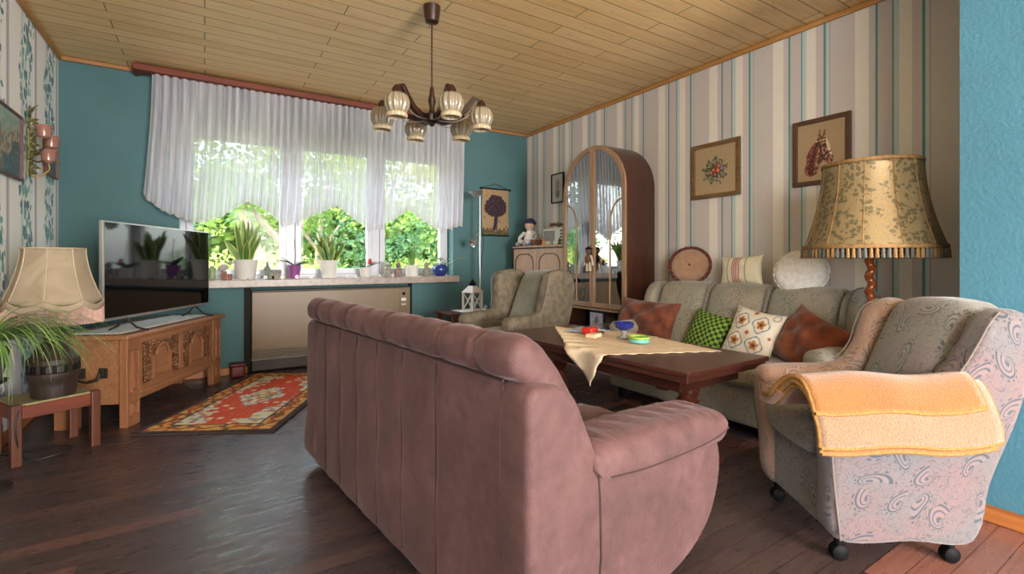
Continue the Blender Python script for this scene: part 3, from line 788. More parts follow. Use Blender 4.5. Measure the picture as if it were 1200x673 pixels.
# back panels (vertical seams)
nseg = 7; y0 = .105; y1 = SL - .09
yy = [y0, .42, .64, .84, 1.03, 1.22, 1.40, y1]
m = MB()
def backf(u, v):
    y = y0 + (y1 - y0) * u; z = .045 + .675 * v
    d = min(abs(y - q) for q in yy[1:-1])
    x = .004 - .006 * (1 - math.exp(-d / .012)) * min(1, v / .08) + .012 * max(0, v - .9) * 10 * .8 - .004 * math.sin(PI * u)
    x += .0015 * math.sin(y * 31 + z * 17)
    return (x, y, z)
m.grid(backf, 260, 24)
m.bb(.012, .11, y0, y1, .05, .70)
m.build('back_panel', M['rose'], sofa, ang=60)
m = MB()
for q in yy[1:-1]: m.box((.0005, q, .38), (.003, .0014, .64))
m.build('back_seams', M['rose_seam'], sofa, smooth=False)
m = MB(); m.tube([(-.001, y0, .05), (-.002, y0 - .001, .4), (.001, y0, .70)], .0035, 6); m.tube([(.004, y0, .712), (.004, SL * .5, .716), (.004, y1, .712)], .004, 6); m.build('back_piping', M['rose_seam'], sofa)
# end bodies
prof = lerpc_closed([(0.0, .055), (.25, .05), (.5, .06), (.66, .095), (.775, .17), (.832, .28), (.835, .38), (.79, .425), (.60, .43), (.40, .44), (.26, .47), (.205, .56), (.155, .66), (.105, .702), (.05, .712), (.006, .70), (-.004, .62), (-.004, .3)], 6)
for (a, b) in ((0, .125), (SL - .125, SL + .035)):
    m = MB(); slab(m, prof, a, b, .022, axis=1)
    ep = m.build('side_body', M['rose'], sofa, ang=60)
    yv = a if a == 0 else b
    m = MB(); m.tube([(.225, yv, .47), (.232, yv - .001, .4), (.235, yv - .002, .25), (.215, yv, .06)], .003, 6); m.build('side_seam', M['rose_seam'], ep)
# arm pads
padp = [(.20, .49), (.235, .45), (.40, .425), (.60, .418), (.76, .42), (.825, .425), (.862, .455), (.85, .492), (.78, .512), (.65, .522), (.5, .53), (.34, .532), (.235, .53)]
for (a, b, s_) in ((-.022, .20, 1), (SL - .20, SL + .022, -1)):
    m = MB(); n = 40
    P = lerpc_closed(padp, 8); NPp = len(P)
    def padf(u, v, a=a, b=b, s_=s_):
        x, z = P[int(round(v * NPp)) % NPp]
        w = 2 * u - 1
        k = max(.0, 1 - abs(w) ** 4.5) ** .5
        cz = .455; cx = .53
        top = z > cz
        zz = cz + (z - cz) * (k if top else 1)
        xx = cx + (x - cx) * (.93 + .07 * k)
        zz += .0045 * math.sin(xx * 70 + w * 5) * (1 if top else 0) * math.sin(w * 2 + 1) * k + .003 * math.sin(xx * 140 + 4 * w) * (1 if top else 0) * k
        # crown curve forward
        return (xx, a + (b - a) * u, zz)
    m.grid(padf, n, NPp, cv=True); m.f.append(tuple(range(NPp))); m.mi.append(0); m.f.append(tuple(n * NPp + j for j in range(NPp - 1, -1, -1))); m.mi.append(0)
    ap = m.build('arm_pad', M['rose'], sofa, ang=70)
    m = MB(); yv = a + .006 if s_ == 1 else b - .006
    m.tube([(x, yv - s_ * .006, z) for x, z in lerpc([(.25, .455), (.4, .438), (.6, .432), (.76, .435), (.845, .452)], 5)], .0025, 6); m.build('arm_seam', M['rose_seam'], ap)
# headrest / back cushions roll
rp = lerpc_closed([(.02, .715), (-.014, .733), (-.026, .77), (-.012, .808), (.025, .822), (.065, .803), (.11, .757), (.16, .69), (.20, .62), (.235, .55), (.25, .43), (.16, .40), (.09, .5), (.065, .62), (.05, .69)], 6)
NR = len(rp)
tufts = [.02 + i * (SL - .04) / 9 for i in range(10)]
rnm = []
for i in range(NR):
    p, q = rp[i - 1], rp[(i + 1) % NR]; tx, tz = q[0] - p[0], q[1] - p[1]; l = math.hypot(tx, tz); rnm.append((-tz / l, tx / l))
_ar = sum(rp[i][0] * rp[(i + 1) % NR][1] - rp[(i + 1) % NR][0] * rp[i][1] for i in range(NR))
_sg = 1 if _ar > 0 else -1      # rnm*_sg points inward
def rollf(u, v):
    ua = u; y = .03 + (SL - .06) * u
    i = int(round(v * NR)) % NR; x, z = rp[i]
    d = min(abs(y - q) for q in tufts)
    ed = min(y - .03, SL - .03 - y) / .05; ed = max(0, min(1, ed))
    ins = .026 * (1 - math.sqrt(1 - (1 - ed) ** 2)) + .0075 * math.exp(-(d / .012) ** 2) * (1 if z > .5 else 0)
    pk = .0022 * math.sin(y * 95 + 6 * math.sin(y * 9)) * math.exp(-(d / .035) ** 2) + .001 * math.sin(y * 60 + v * 12) + .0008 * math.sin(v * 90 + y * 20) + .004 * math.cos(min(1, d / .09) * PI / 2 + PI / 2) * -1
    ins -= pk
    return (x + rnm[i][0] * _sg * ins, y, z + rnm[i][1] * _sg * ins)
m = MB(); NU = 300; m.grid(rollf, NU, NR, cv=True)
m.f.append(tuple(range(NR))); m.mi.append(0); m.f.append(tuple(NU * NR + j for j in range(NR - 1, -1, -1))); m.mi.append(0)
rl = m.build('headrest_roll', M['rose'], sofa, ang=80)
# seats
for i in range(3):
    w = (SL - .40) / 3; yc = .2 + w * (i + .5)
    m = MB(); m.sbox((.52, yc, .32), (.62, w - .004, .17), .05, 10, deform=lambda x, y, z, a, b, c: (x, y, z + (.018 * (1 - a * a) * (1 - b * b) + .004 * math.sin(x * 60 + 3 * math.sin(y * 20)) if c > 0 else 0)))
    m.build('seat_cushion', M['rose'], sofa)
m = MB(); m.sbox((.46, SL / 2, .15), (.66, SL - .22, .19), .03, 6); m.build('seat_base', M['rose'], sofa)
for (x, y) in ((.08, .1), (.08, SL - .1), (.6, .1), (.6, SL - .1)):
    m = MB(); m.lathe([(.028, 0), (.028, .015), (.024, .055)], (x, y, 0), 14); m.build('sofa_foot', M['black'], sofa)

# ------------------------------------------------------------------ three-seat paisley sofa
s3 = thing('paisley_sofa', 'grey-green paisley three-seat sofa against the striped wall', 'sofa', (2.52, 1.17, 0))
# local x = depth to wall (0 front .. .78), y along
S3L = 1.50; PG = M['paisley_green']
m = MB(); m.sbox((.40, S3L / 2, .20), (.74, S3L - .04, .25), .025, 6, deform=lambda x, y, z, a, b, c: (x - (.02 * (1 + c) / 2 if a < 0 else 0), y, z)); m.build('sofa_base', PG, s3, uv=True)
for i in range(3):
    w = (S3L - .22) / 3; yc = .11 + w * (i + .5)
    m = MB(); m.sbox((.29, yc, .355), (.62, w - .004, .12), .035, 8, deform=lambda x, y, z, a, b, c: (x, y, z + (.012 * (1 - a * a) * (1 - b * b) if c > 0 else 0))); m.build('seat_cushion', PG, s3, uv=True)
    m = MB()
    def bk(x, y, z, a, b, c):
        x2 = x + .10 * c - .025 * (1 - b * b) * (1 if a < 0 else 0)
        return (x2, y, z - .012 * b * b * (1 if c > 0 else 0))
    m.sbox((.50, yc, .60), (.20, w + .002, .50), .07, 9, deform=bk); m.build('back_cushion', PG, s3, uv=True)
    if i:
        m = MB(); m.tube([(.40 + .10 * (z - .6) / .25, yc - w / 2, z) for z in (.42, .5, .6, .7, .78, .82)] + [(.55, yc - w / 2, .845)], .004, 6); m.build('cushion_piping', M['piping'], s3)
m = MB(); m.sbox((.68, S3L / 2, .45), (.14, S3L - .06, .72), .04, 5); m.build('sofa_back', PG, s3, uv=True)
wing = lerpc_closed([(.10, .10), (.09, .35), (.09, .48), (.16, .53), (.30, .54), (.38, .58), (.40, .68), (.44, .78), (.52, .835), (.64, .835), (.74, .78), (.77, .5), (.77, .1)], 5)
for (a, b) in ((0.0, .105), (S3L - .105, S3L)):
    m = MB(); slab(m, [(x + (.0), z) for x, z in wing], a, b, .035, axis=1); m.build('sofa_wing', PG, s3, uv=True, ang=60)
    m = MB(); yc = (a + b) / 2
    m.sbox((.215, yc, .495), (.37, .125, .11), .052, 6); m.build('armrest', PG, s3, uv=True)
    yv = a if a == 0 else b
    m = MB(); m.tube([(x, yc + (.06 if False else 0), z) for x, z in lerpc([(.375, .56), (.385, .66), (.42, .775), (.50, .838), (.6, .848)], 5)], .0045, 6); m.build('wing_piping', M['piping'], s3)
for (x, y) in ((.09, .1), (.09, S3L - .1), (.7, .1), (.7, S3L - .1)):
    m = MB(); m.lathe([(.025, 0), (.03, .02), (.03, .08)], (x, y, 0), 12); m.build('sofa_foot', M['black'], s3)

# ------------------------------------------------------------------ wing armchairs
def wing_chair(name, label, loc, facing, mats, wingp=((-.10, .58), (-.165, .65), (-.20, .73), (-.235, .80), (-.285, .838), (-.345, .842), (-.40, .80))):
    """local +y = facing, x across"""
    rz = math.atan2(facing[1], facing[0]) - PI / 2
    ch = thing(name, label, 'armchair', loc, rz, None)
    side, inner, out = mats
    # side panels incl. wing:  (y, z) outline
    sp_ = lerpc_closed([(.20, .085), (.232, .30), (.245, .46), (.225, .53), (.14, .555), (.02, .565), *wingp, (-.395, .72), (-.345, .5), (-.27, .28), (-.235, .085), (-.05, .08)], 5)
    for s_ in (-1, 1):
        def taper(p):
            x, y, z = p
            return p
        m = MB()
        a, b = (.158, .25)
        n0 = len(m.v); slab(m, sp_, a, b, .03, axis=0)
        # flare with height, mirror
        vv = []
        for (x, y, z) in m.v:
            k = (z - .08) / .5
            x += .025 * min(k, 1.0) + (.03 * max(0, (z - .6) / .25) if y > -.25 else .01)
            if x < .2 and z > .58: x -= .012
            vv.append((x * s_, y, z))
        m.v = vv
        sd = m.build('side_panel', out if s_ == NEARS else side, ch, uv=True, ang=60)
        m = MB()
        pp = [(.199 * s_, .206, .09), (.212 * s_, .236, .3), (.215 * s_, .248, .42), (.21 * s_, .238, .5)]
        m.tube(lerpc([((.25 + .003) * s_, .196, .09), ((.26 + .003) * s_, .222, .28), ((.27 + .004) * s_, .236, .42), (.27 * s_, .222, .51)], 5), .003, 6)
        m.build('piping', M['piping'], sd)
        m = MB()
        m.tube(lerpc([(x_ * s_, a_[0], a_[1]) for x_, a_ in zip((.262, .272, .287, .290, .27), wingp)], 5), .003, 6)
        m.build('wing_piping', M['piping'], sd)
        m = MB(); m.sbox((.222 * s_, .06, .525), (.11, .37, .085), .04, 7, deform=lambda x, y, z, a_, b_, c_: (x, y, z - .012 * b_ * b_)); m.build('armrest', out if s_ == NEARS else side, ch, uv=True)
    m = MB()
    m.sbox((0, -.22, .595), (.35, .16, .50), .06, 10, deform=lambda x, y, z, a, b, c: (x, y - .02 - .11 * c + .02 * (1 - a * a) * (1 if b > 0 else 0) - .01 * c * c, z + .02 * (1 - a * a) * (1 if c > 0 else 0))); m.build('backrest', inner, ch, uv=True)
    m = MB(); m.sbox((0, -.285, .48), (.42, .08, .72), .03, 8, deform=lambda x, y, z, a, b, c: (x * (1 + .05 * c), y - .02 - .075 * c, z)); m.build('rear_shell', out, ch, uv=True)
    m = MB(); m.sbox((0, .04, .385), (.33, .40, .12), .04, 9, deform=lambda x, y, z, a, b, c: (x, y + .015 * (1 - a * a) * (1 if b > 0 else 0), z + (.015 * (1 - a * a) * (1 - b * b) if c > 0 else 0))); m.build('seat_cushion', inner, ch, uv=True)
    m = MB(); m.sbox((0, -.01, .20), (.37, .42, .235), .02, 5); m.build('seat_base', inner, ch, uv=True)
    for (x, y) in ((-.2, .17), (.2, .17), (-.2, -.19), (.2, -.19)):
        m = MB(); m.M = Matrix.Translation((x, y, .026)) @ Matrix.Rotation(PI / 2, 4, 'Y') @ Matrix.Translation((0, 0, -.02)); m.lathe([(.018, 0), (.026, .006), (.026, .034), (.018, .04)], seg=16)
        m.M = Matrix.Identity(4); m.lathe([(.014, .04), (.014, .09)], (x, y, 0), 10); m.build('caster', M['black'], ch)
    return ch
NEARS = -1
FC = Vector((-.82, .57)).normalized()
wing_chair('wing_armchair', 'pale paisley wing armchair on casters holding a folded orange blanket', (2.049, .844, 0), FC, (M['paisley_rust'], M['paisley_in'], M['paisley']))
NEARS = 9
fc_ = wing_chair('wing_armchair', 'green-grey wing armchair standing before the arched glass cabinet', (2.0, 3.17, 0), Vector((-.955, -.29)), (M['velvet_olive'], M['velvet_green'], M['velvet_olive']), ((-.05, .585), (-.068, .66), (-.075, .74), (-.09, .82), (-.15, .862), (-.29, .868), (-.36, .82)))
fc_.scale = (1.0, 1.28, 1.07)

# folded blanket over the near armrest; chair frame local: across x, facing y
chm = Matrix.Translation((2.049, .844, 0)) @ Matrix.Rotation(math.atan2(FC.y, FC.x) - PI / 2, 4, 'Z')
t = NT('orange_wool_blanket'); v = t.coords(); n = t.noise(v, 180, 3, .7); n2 = t.noise(v, 6, 3)
t.col(t.mix(.5, t.ramp(n, [(.3, srgb('7c4814')), (.7, srgb('a46e2e'))]), t.ramp(n2, [(.3, srgb('8a531a')), (.7, srgb('9c682c'))]))); t.set(Roughness=.95); t.b.inputs['Sheen Weight'].default_value = .6; t.bump(n, .8, .006)
M['blanket'] = t.m
t = NT('pale_blanket_side'); n = t.noise(t.coords(), 180, 3, .7)
t.col(t.ramp(n, [(.3, srgb('7d6146')), (.7, srgb('9c8062'))])); t.set(Roughness=.95); t.b.inputs['Sheen Weight'].default_value = .6; t.bump(n, .8, .006)
M['blanket2'] = t.m
M['blanket_edge'] = plain('blanket_stitched_edge', '9c6f38', .8, var=.3, ns=120, bump=.5)
bl = thing('folded_blanket', 'folded orange wool blanket with stitched edges over the armchair arm', 'blanket', (2.049, .844, 0), math.atan2(FC.y, FC.x) - PI / 2)
def bpath(off):
    off += .01
    # section across x: from the seat over the arm and down outside, layer offset
    return lerpc([(-.06, .475 + off), (-.13, .49 + off), (-.185, .545 + off), (-.245, .587 + off), (-.305, .57 + off), (-.345 - off * .6, .50), (-.355 - off * .6, .42)], 6)
def layer(m, off, y0, y1, x_end_k, wob, start=0):
    P = bpath(off); n = int(len(P) * x_end_k); P = P[start:n]
    N = len(P) - 1
    def f(u, v):
        k = v * N; i = min(int(k), N - 1); q = k - i
        x = P[i][0] + (P[i + 1][0] - P[i][0]) * q; z = P[i][1] + (P[i + 1][1] - P[i][1]) * q
        z += .022 * max(0, .35 - u) * max(0, v - .6) * 6
        y = y0 + (y1 - y0) * u + wob * math.sin(v * 5) * (2 * u - 1)
        z += .006 * math.sin(u * 9 + v * 3) 
        return (x, y, z)
    m.grid(f, 24, max(8, N)); return f
for off, y0, y1, ke, wob, mat in ((.000, -.20, .33, 1.0, .01, 'blanket'), (.016, -.21, .34, .97, .012, 'blanket2'), (.032, -.185, .35, .80, .016, 'blanket')):
    m = MB(); f = layer(m, off, y0, y1, ke, wob)
    lo = m.build('blanket_layer', M[mat], bl, ang=180, solid=.014)
    m = MB(); m.tube([f(i / 24, 1) for i in range(25)], .0085, 8); m.tube([f(1, i / 20) for i in range(21)], .0075, 8); m.tube([f(0, i / 20) for i in range(21)], .0075, 8); m.build('stitched_edge', M['blanket_edge'], lo)
m = MB(); m.tube([(x, .345, z) for x, z in lerpc([(-.06, .50), (-.12, .51), (-.18, .56)], 5)], .02, 10, flat=.8); m.build('front_fold', M['blanket'], bl)

# ------------------------------------------------------------------ coffee table
tvd = Vector((-.03, 1, 0)).normalized(); 
tb = thing('coffee_table', 'dark mahogany coffee table with turned leg before the paisley sofa', 'table', (1.627, 1.247, 0), math.atan2(.03, 1))
TW, TLn, TZ = .62, 1.39, .55
m = MB(); m.bb(0, TW, 0, TLn, TZ - .022, TZ); m.build('table_top', M['mahog'], tb, smooth=False, bevel=.004)
m = MB(); m.bb(.012, TW - .012, .012, TLn - .012, TZ - .05, TZ - .0225); m.build('lower_leaf', M['mahog'], tb, smooth=False, bevel=.004)
m = MB(); m.bb(.09, TW - .09, .1, TLn - .1, TZ - .115, TZ - .0505); m.build('apron', M['mahog'], tb, smooth=False, bevel=.004)
legp = [(.045, .0), (.05, .02), (.05, .06), (.03, .08), (.045, .12), (.062, .2), (.05, .27), (.03, .31), (.04, .33), (.055, .345), (.04, .36), (.052, .38), (.052, .395), (.06, .40), (.06, .435)]
for y in (.22, TLn - .22):
    m = MB(); m.lathe(legp, (TW / 2, y, 0), 28); lg = m.build('turned_column', M['mahog_z'], tb)
    m = MB(); m.prism([(TW / 2 - .24, 0), (TW / 2 - .24, .035), (TW / 2 - .1, .07), (TW / 2 + .1, .07), (TW / 2 + .24, .035), (TW / 2 + .24, 0)], 1, y - .03, y + .03); m.build('trestle_foot', M['mahog'], tb, bevel=.004)
    m = MB(); m.bb(TW / 2 - .2, TW / 2 + .2, y - .03, y + .03, TZ - .13, TZ - .1); m.build('cross_rail', M['mahog'], tb, smooth=False, bevel=.004)
m = MB(); m.bb(TW / 2 - .015, TW / 2 + .015, .24, TLn - .24, .09, .13); m.build('stretcher', M['mahog'], tb, smooth=False, bevel=.004)
# cloth on it (diamond)
P1, P2, P3, P4 = [Vector(p) for p in ((2.15, 1.45), (1.455, 1.76), (1.97, 2.56), (2.26, 2.1))]
def clothf(u, v):
    p = P1 * (1 - u) * (1 - v) + P2 * u * (1 - v) + P3 * u * v + P4 * (1 - u) * v
    ed = .008 * math.sin((u + v) * 60) * (1 if u in (0, 1) or v in (0, 1) else 0)
    x, y = p.x, p.y; z = .5525 + .0015 * (1 + math.sin(u * 23) * math.sin(v * 17))
    xl = 1.627 - .03 * (y - 1.247) - .006; xr = xl + .632
    z += .013 * max(0, math.sin(v * 46)) * max(0, u - .72) / .28 * (1 if v > .15 else v / .15)
    if x < xl:
        d = xl - x; z = .552 - d * 1.05; x = xl - .012 - .012 * math.sin(y * 30) - d * .12
    if x > xr:
        d = x - xr; z = .552 - d * 1.0; x = xr + .012 + .012 * math.sin(y * 30) + d * .1
    return (x + ed * .5, y + ed, z)
m = MB(); m.grid(clothf, 60, 60); o = m.build('tablecloth', M['cloth'], None, ang=180, solid=.002)
tag(o, 'beige linen cloth laid diagonally on the coffee table, a corner hanging down', 'tablecloth')
# things on the cloth
zt = .5575
def rb(name, label, cat, c, d, mat, rz=0, r=.004):
    m = MB(); m.sbox((0, 0, d[2] / 2), d, r, 3); o = m.build(name, mat, None, loc=c, rz=rz); return tag(o, label, cat)
rb('paper_sheet', 'pale blue paper sheet on the far end of the tablecloth', 'paper', (2.02, 2.34, zt + .004), (.2, .14, .004), plain('pale_blue_paper', 'b9cbe0', .6), .3, .0015)
bx = thing('red_box', 'small flat red box on the tablecloth near its far corner', 'box', (1.96, 2.20, zt + .004), .4)
m = MB(); m.sbox((0, 0, .02), (.1, .07, .04), .012, 3); m.build('box_body', plain('red_plastic', 'c42c24', .35), bx)
m = MB(); m.sbox((0.0, -.055, .008), (.11, .03, .014), .005, 3); m.build('box_flap', plain('brown_card', '5c3a34', .6), bx)
rb('card_box', 'small cream card box in front of the red box on the tablecloth', 'box', (1.89, 2.09, zt + .003), (.09, .06, .022), plain('cream_card', 'e3c3a0', .7), .35)
gb = thing('glass_bowl', 'small cobalt blue glass bowl on clear foot on the tablecloth', 'bowl', (2.02, 1.98, zt + .003))
gm = plain('cobalt_glass', '1f2c86', .1, **{'Transmission_Weight': .25})
m = MB(); m.lathe([(.028, .045), (.05, .06), (.055, .085), (.05, .09), (.044, .07), (.02, .052), (0, .05)], seg=24, lob=6, la=.06); m.build('bowl_cup', gm, gb)
m = MB(); m.lathe([(.03, 0), (.03, .006), (.012, .02), (.018, .035), (.03, .048)], seg=20); m.build('bowl_foot', M['glass_dot'], gb)
ash = thing('round_dish', 'shallow round dish, green above and turquoise below, on the tablecloth', 'dish', (1.98, 1.83, zt + .003))
m = MB(); m.lathe([(.05, 0), (.056, .004), (.056, .02), (0, .02)], seg=28); m.build('dish_base', plain('turquoise_glaze', '6fb4b0', .25), ash)
m = MB(); m.lathe([(.054, .02), (.058, .024), (.058, .033), (.05, .033), (.045, .026), (0, .026)], seg=28); m.build('dish_rim', plain('lime_glaze', '94b84a', .3), ash)

# ------------------------------------------------------------------ tall arched cabinet
cab = thing('arched_cabinet', 'tall arch-topped display cabinet with two glass doors and walnut sides', 'cabinet', (2.98, 2.883, 0))
CW = .827; CD = .335; r = CW / 2; zc = 2.044 - r
def arch(rr, z0, cx=CW / 2, n=32, bottom=None):
    return [(cx - rr, z0)] + [(cx - rr * math.cos(PI * i / n), zc + rr * math.sin(PI * i / n)) for i in range(n + 1)] + [(cx + rr, z0)]
# carcass shell: band around the arch
m = MB(); A = arch(r, .0); B_ = arch(r - .022, .0)
vs = []; fs = []
for x in (0.0, CD):
    for a in A: vs.append((x, a[0], a[1]))
    for a in B_: vs.append((x, a[0], a[1]))
n = len(A)
for i in range(n - 1):
    fs += [(i, i + 1, 2 * n + i + 1, 2 * n + i), (n + i, 3 * n + i, 3 * n + i + 1, n + i + 1), (i, n + i, n + i + 1, i + 1), (2 * n + i, 2 * n + i + 1, 3 * n + i + 1, 3 * n + i)]
m.add(vs, fs); m.build('carcass', M['walnut'], cab, ang=50)
m = MB(); m.prism(arch(r - .02, .0), 0, CD - .012, CD - .002); m.build('back_board', wood('cabinet_back', '6a4a38', '85604a', .5, 'Z'), cab, smooth=False)
for z in (.05, .565, .93, 1.28):
    m = MB(); m.bb(.03 if z > .6 else .0, CD - .013, .023, CW - .023, z - .012, z + .008); m.build('shelf', M['oakv'], cab, smooth=False)
m = MB(); m.bb(-.012, .02, .0, CW, 0, .055); m.build('plinth', M['oak_grey'], cab, smooth=False, bevel=.004)
m = MB(); m.bb(CD - .06, CD - .05, CW / 2 - .01, CW / 2 + .01, .06, .55); m.build('rear_stile', M['walnut'], cab, smooth=False)
# doors
def door(s_):
    # s_=-1: near half (small local y), +1 far half
    d0 = .582; fw = .042
    def half(rr, z0, inner, off):
        pts = []
        n = 20
        cy = CW / 2
        ymid = cy + s_ * off
        pts.append((ymid, z0))
        top = zc + math.sqrt(max(0, rr * rr - off * off))
        pts.append((ymid, top))
        a0 = math.acos(off / rr)
        for i in range(1, n + 1):
            a = a0 * (1 - i / n); pts.append((cy + s_ * rr * math.cos(a), zc + rr * math.sin(a)))
        pts.append((cy + s_ * rr, z0)); return pts
    O = half(r - .002, d0, False, .002); I = half(r - .002 - fw, d0 + fw, True, .002 + fw * .75)
    n = len(O); vs = []; fs = []
    for x in (-.022, 0.0):
        for p in O: vs.append((x, *p))
        for p in I: vs.append((x, *p))
    for i in range(n):
        k = (i + 1) % n
        fs += [(i, k, n + k, n + i), (2 * n + i, 3 * n + i, 3 * n + k, 2 * n + k), (i, 2 * n + i, 2 * n + k, k), (n + i, n + k, 3 * n + k, 3 * n + i)]
    m = MB(); m.add(vs, fs); d = m.build('glass_door', M['oakv'], cab, smooth=False, bevel=.003)
    m = MB(); m.prism(I, 0, -.012, -.008); m.build('door_pane', M['cab_glass'], d, smooth=False)
    m = MB(); cy = CW / 2
    y_in = cy + s_ * (.002 + fw * .75); y_out = cy + s_ * (r - fw)
    ym = (y_in + y_out) / 2 + s_ * .02
    ctrl = [(ym, d0 + fw), (ym, 1.0), (ym, 1.32), (ym + s_ * .02, 1.42), (ym + s_ * .07, 1.50), (y_out - s_ * .003, 1.535)]
    m.tube([(-.014, a, b) for a, b in lerpc(ctrl, 8)], .007, 8); m.build('curved_muntin', M['oakv'] if s_ > 0 else M['oakv'], d)
    m = MB(); m.sbox((-.03, cy + s_ * .022, 1.08), (.014, .014, .07), .005, 2); m.build('door_handle', M['brass'], d)
door(-1); door(1)
# ornament on the handles
orn = thing('hanging_ornament', 'small brown and white hanging figure tied to the cabinet door handles', 'ornament', (2.98 - .06, 2.883 + CW / 2, .93))
m = MB(); m.ball((0, 0, .16), .03, 14); m.ball((0, 0, .09), .035, 14, (1, 1, 1.3)); m.build('figure_body', plain('brown_wool', '5c4436', .9, var=.3, ns=40), orn)
m = MB(); m.tube([(0, -.03, .12), (0.0, -.05, .07), (0, -.055, .03)], .01, 8); m.tube([(0, .03, .12), (0, .05, .07), (0, .055, .03)], .01, 8); m.tube([(0, -.015, .06), (0, -.02, -.02)], .012, 8); m.tube([(0, .015, .06), (0, .02, -.02)], .012, 8); m.build('figure_limbs', plain('cream_wool', 'cbbda8', .9), orn)
m = MB(); m.tube([(0, 0, .19), (.03, -.0, .215)], .003, 6); m.lathe([(.034, .175), (.02, .195), (0, .2)], seg=14); m.build('figure_hat', M['black'], orn)
# dishes inside
def cup(x, y, z, i):
    o = thing('glass_goblet', 'clear stemmed goblet on a shelf inside the arched cabinet', 'glass', (x, y, z), 0, 'goblets in the arched cabinet')
    m = MB(); m.lathe([(.022, 0), (.022, .003), (.004, .008), (.004, .045), (.022, .06), (.028, .1), (.026, .1), (.018, .06), (0, .055)], seg=16); m.build('bowl_and_stem', M['glass_dot'], o)
for i, (y, z) in enumerate(((3.0, 1.29), (3.1, 1.29), (3.2, 1.29), (3.42, 1.29), (3.52, 1.29), (3.62, 1.29), (3.03, .94), (3.6, .94), (3.45, .94))):
    cup(3.16, y, z - .001, i)
for i, (y, rr_) in enumerate(((3.1, .09), (3.5, .08))):
    o = thing('tureen', ('dark lidded tureen on the cabinet bottom shelf behind the near door', 'dark lidded tureen on the cabinet bottom shelf behind the far door')[i], 'tureen', (3.14, y, .574))
    m = MB(); m.lathe([(rr_ * .6, 0), (rr_, .03), (rr_, .06), (0, .06)], seg=24); m.build('tureen_bowl', plain('dark_glaze', '3c423c', .3), o)
    m = MB(); m.lathe([(rr_ * 1.02, .06), (rr_ * .8, .085), (.02, .1), (.02, .115), (0, .12)], seg=24); m.build('tureen_lid', plain('dark_glaze_lid', '4c5048', .3), o)
o = thing('white_plate', 'white plate standing upright on the bottom shelf of the arched cabinet', 'plate', (3.2, 2.975, .574)); m = MB(); m.M = Matrix.Translation((0, 0, .085)) @ Matrix.Rotation(PI / 2 - .15, 4, 'Y') @ Matrix.Diagonal((1, 1, 1, 1)); m.lathe([(.0, 0), (.05, .0), (.083, .012), (.083, .016), (.05, .005), (0, .005)], seg=28); m.build('plate_disc', M['ceramic'], o)
# framed photo in the open niche
pf = thing('photo_frame', 'small framed photo in the open niche of the arched cabinet', 'picture', (3.08, 3.36, .058), -PI / 2)
m = MB(); m.box((0, 0, .31), (.20, .02, .16)) if False else m.box((0, 0, .09), (.20, .015, .17)); m.build('frame', plain('dark_blue_frame', '24304a', .4), pf, smooth=False, bevel=.003)
nn = 40
def photoc(u, v):
    if abs(u - .5) > .4 or abs(v - .5) > .4: return 'c9ccd2'
    if (u - .5) ** 2 / .03 + (v - .5) ** 2 / .06 < 1: return '4c5a64' if hsh(int(u * 14), int(v * 14)) < .5 else '8a7c74'
    return 'b4bcc8' if hsh(int(u * 9), int(v * 9)) < .7 else 'c88a7a'
m = MB(); m.grid(lambda u, v: ((u - .5) * .165, -.009, .09 + (v - .5) * .135), nn, nn); m.build('print', M['paint'], pf, col=np.array([srgb(photoc(i / nn, j / nn)) for i in range(nn + 1) for j in range(nn + 1)]))
pf.location.z = .46 - .09 - .01
m = MB(); m.bb(-.1, CD - .014 - .0, .0, 0, 0, 0) if False else None
for i, (y, w_) in enumerate(((3.22, .05), (3.15, .04))):
    o = thing('silver_cup', ('silver cup beside the framed photo in the cabinet niche', 'smaller silver cup in the cabinet niche, nearer the sofa')[i], 'cup', (3.06, y, .369)); m = MB(); m.lathe([(w_ * .5, 0), (w_ * .6, .01), (w_ * .5, .03), (w_ * .8, .07), (w_ * .7, .07), (0, .03)], seg=16); m.build('cup_body', M['metal'], o)
m = MB(); m.bb(.0, CD - .013, .023, CW - .023, .345, .368); m.build('shelf', M['walnut'], cab, smooth=False)

# ------------------------------------------------------------------ low cabinet beside it
lc = thing('two_door_cabinet', 'lower oak cabinet with two arched panel doors beside the arched cabinet', 'cabinet', (2.985, 3.74, 0))
LW = .92; LH = 1.165
m = MB(); m.bb(.02, .33, 0, LW, 0, LH - .02); m.build('cabinet_body', M['walnut'], lc, smooth=False)
m = MB(); m.sbox((.165, LW / 2, LH - .01), (.35, LW + .01, .022), .006, 4); m.build('cabinet_top', M['oak_grey'], lc)
for i in range(2):
    y0_ = .006 + i * LW / 2; y1_ = y0_ + LW / 2 - .012
    m = MB(); m.bb(.0, .02, y0_, y1_, .42, LH - .035); d = m.build('cabinet_door', M['oak_grey'], lc, smooth=False, bevel=.003)
    a, b, z0, z1 = y0_ + .05, y1_ - .05, .48, LH - .09
    m = MB(); m.tube([(-.002, a, z0), (-.002, a, z1 - .08), (-.002, a + .03, z1 - .03), (-.002, a + .09, z1), (-.002, b - .09, z1), (-.002, b - .03, z1 - .03), (-.002, b, z1 - .08), (-.002, b, z0)], .006, 6, closed=True); m.build('door_moulding', M['walnut'], d)
    m = MB(); m.lathe([(.004, 0), (.01, .01), (0, .016)], seg=12); kb = m.build('door_knob', M['brass'], d); kb.rotation_euler.y = -PI / 2; kb.location = (0, (y1_ - .02) if i == 0 else (y0_ + .02), .8)
    m = MB(); m.bb(.0, .02, y0_, y1_, .06, .40); m.build('drawer_front', M['oak_grey'], lc, smooth=False, bevel=.003)
zt2 = LH + .002
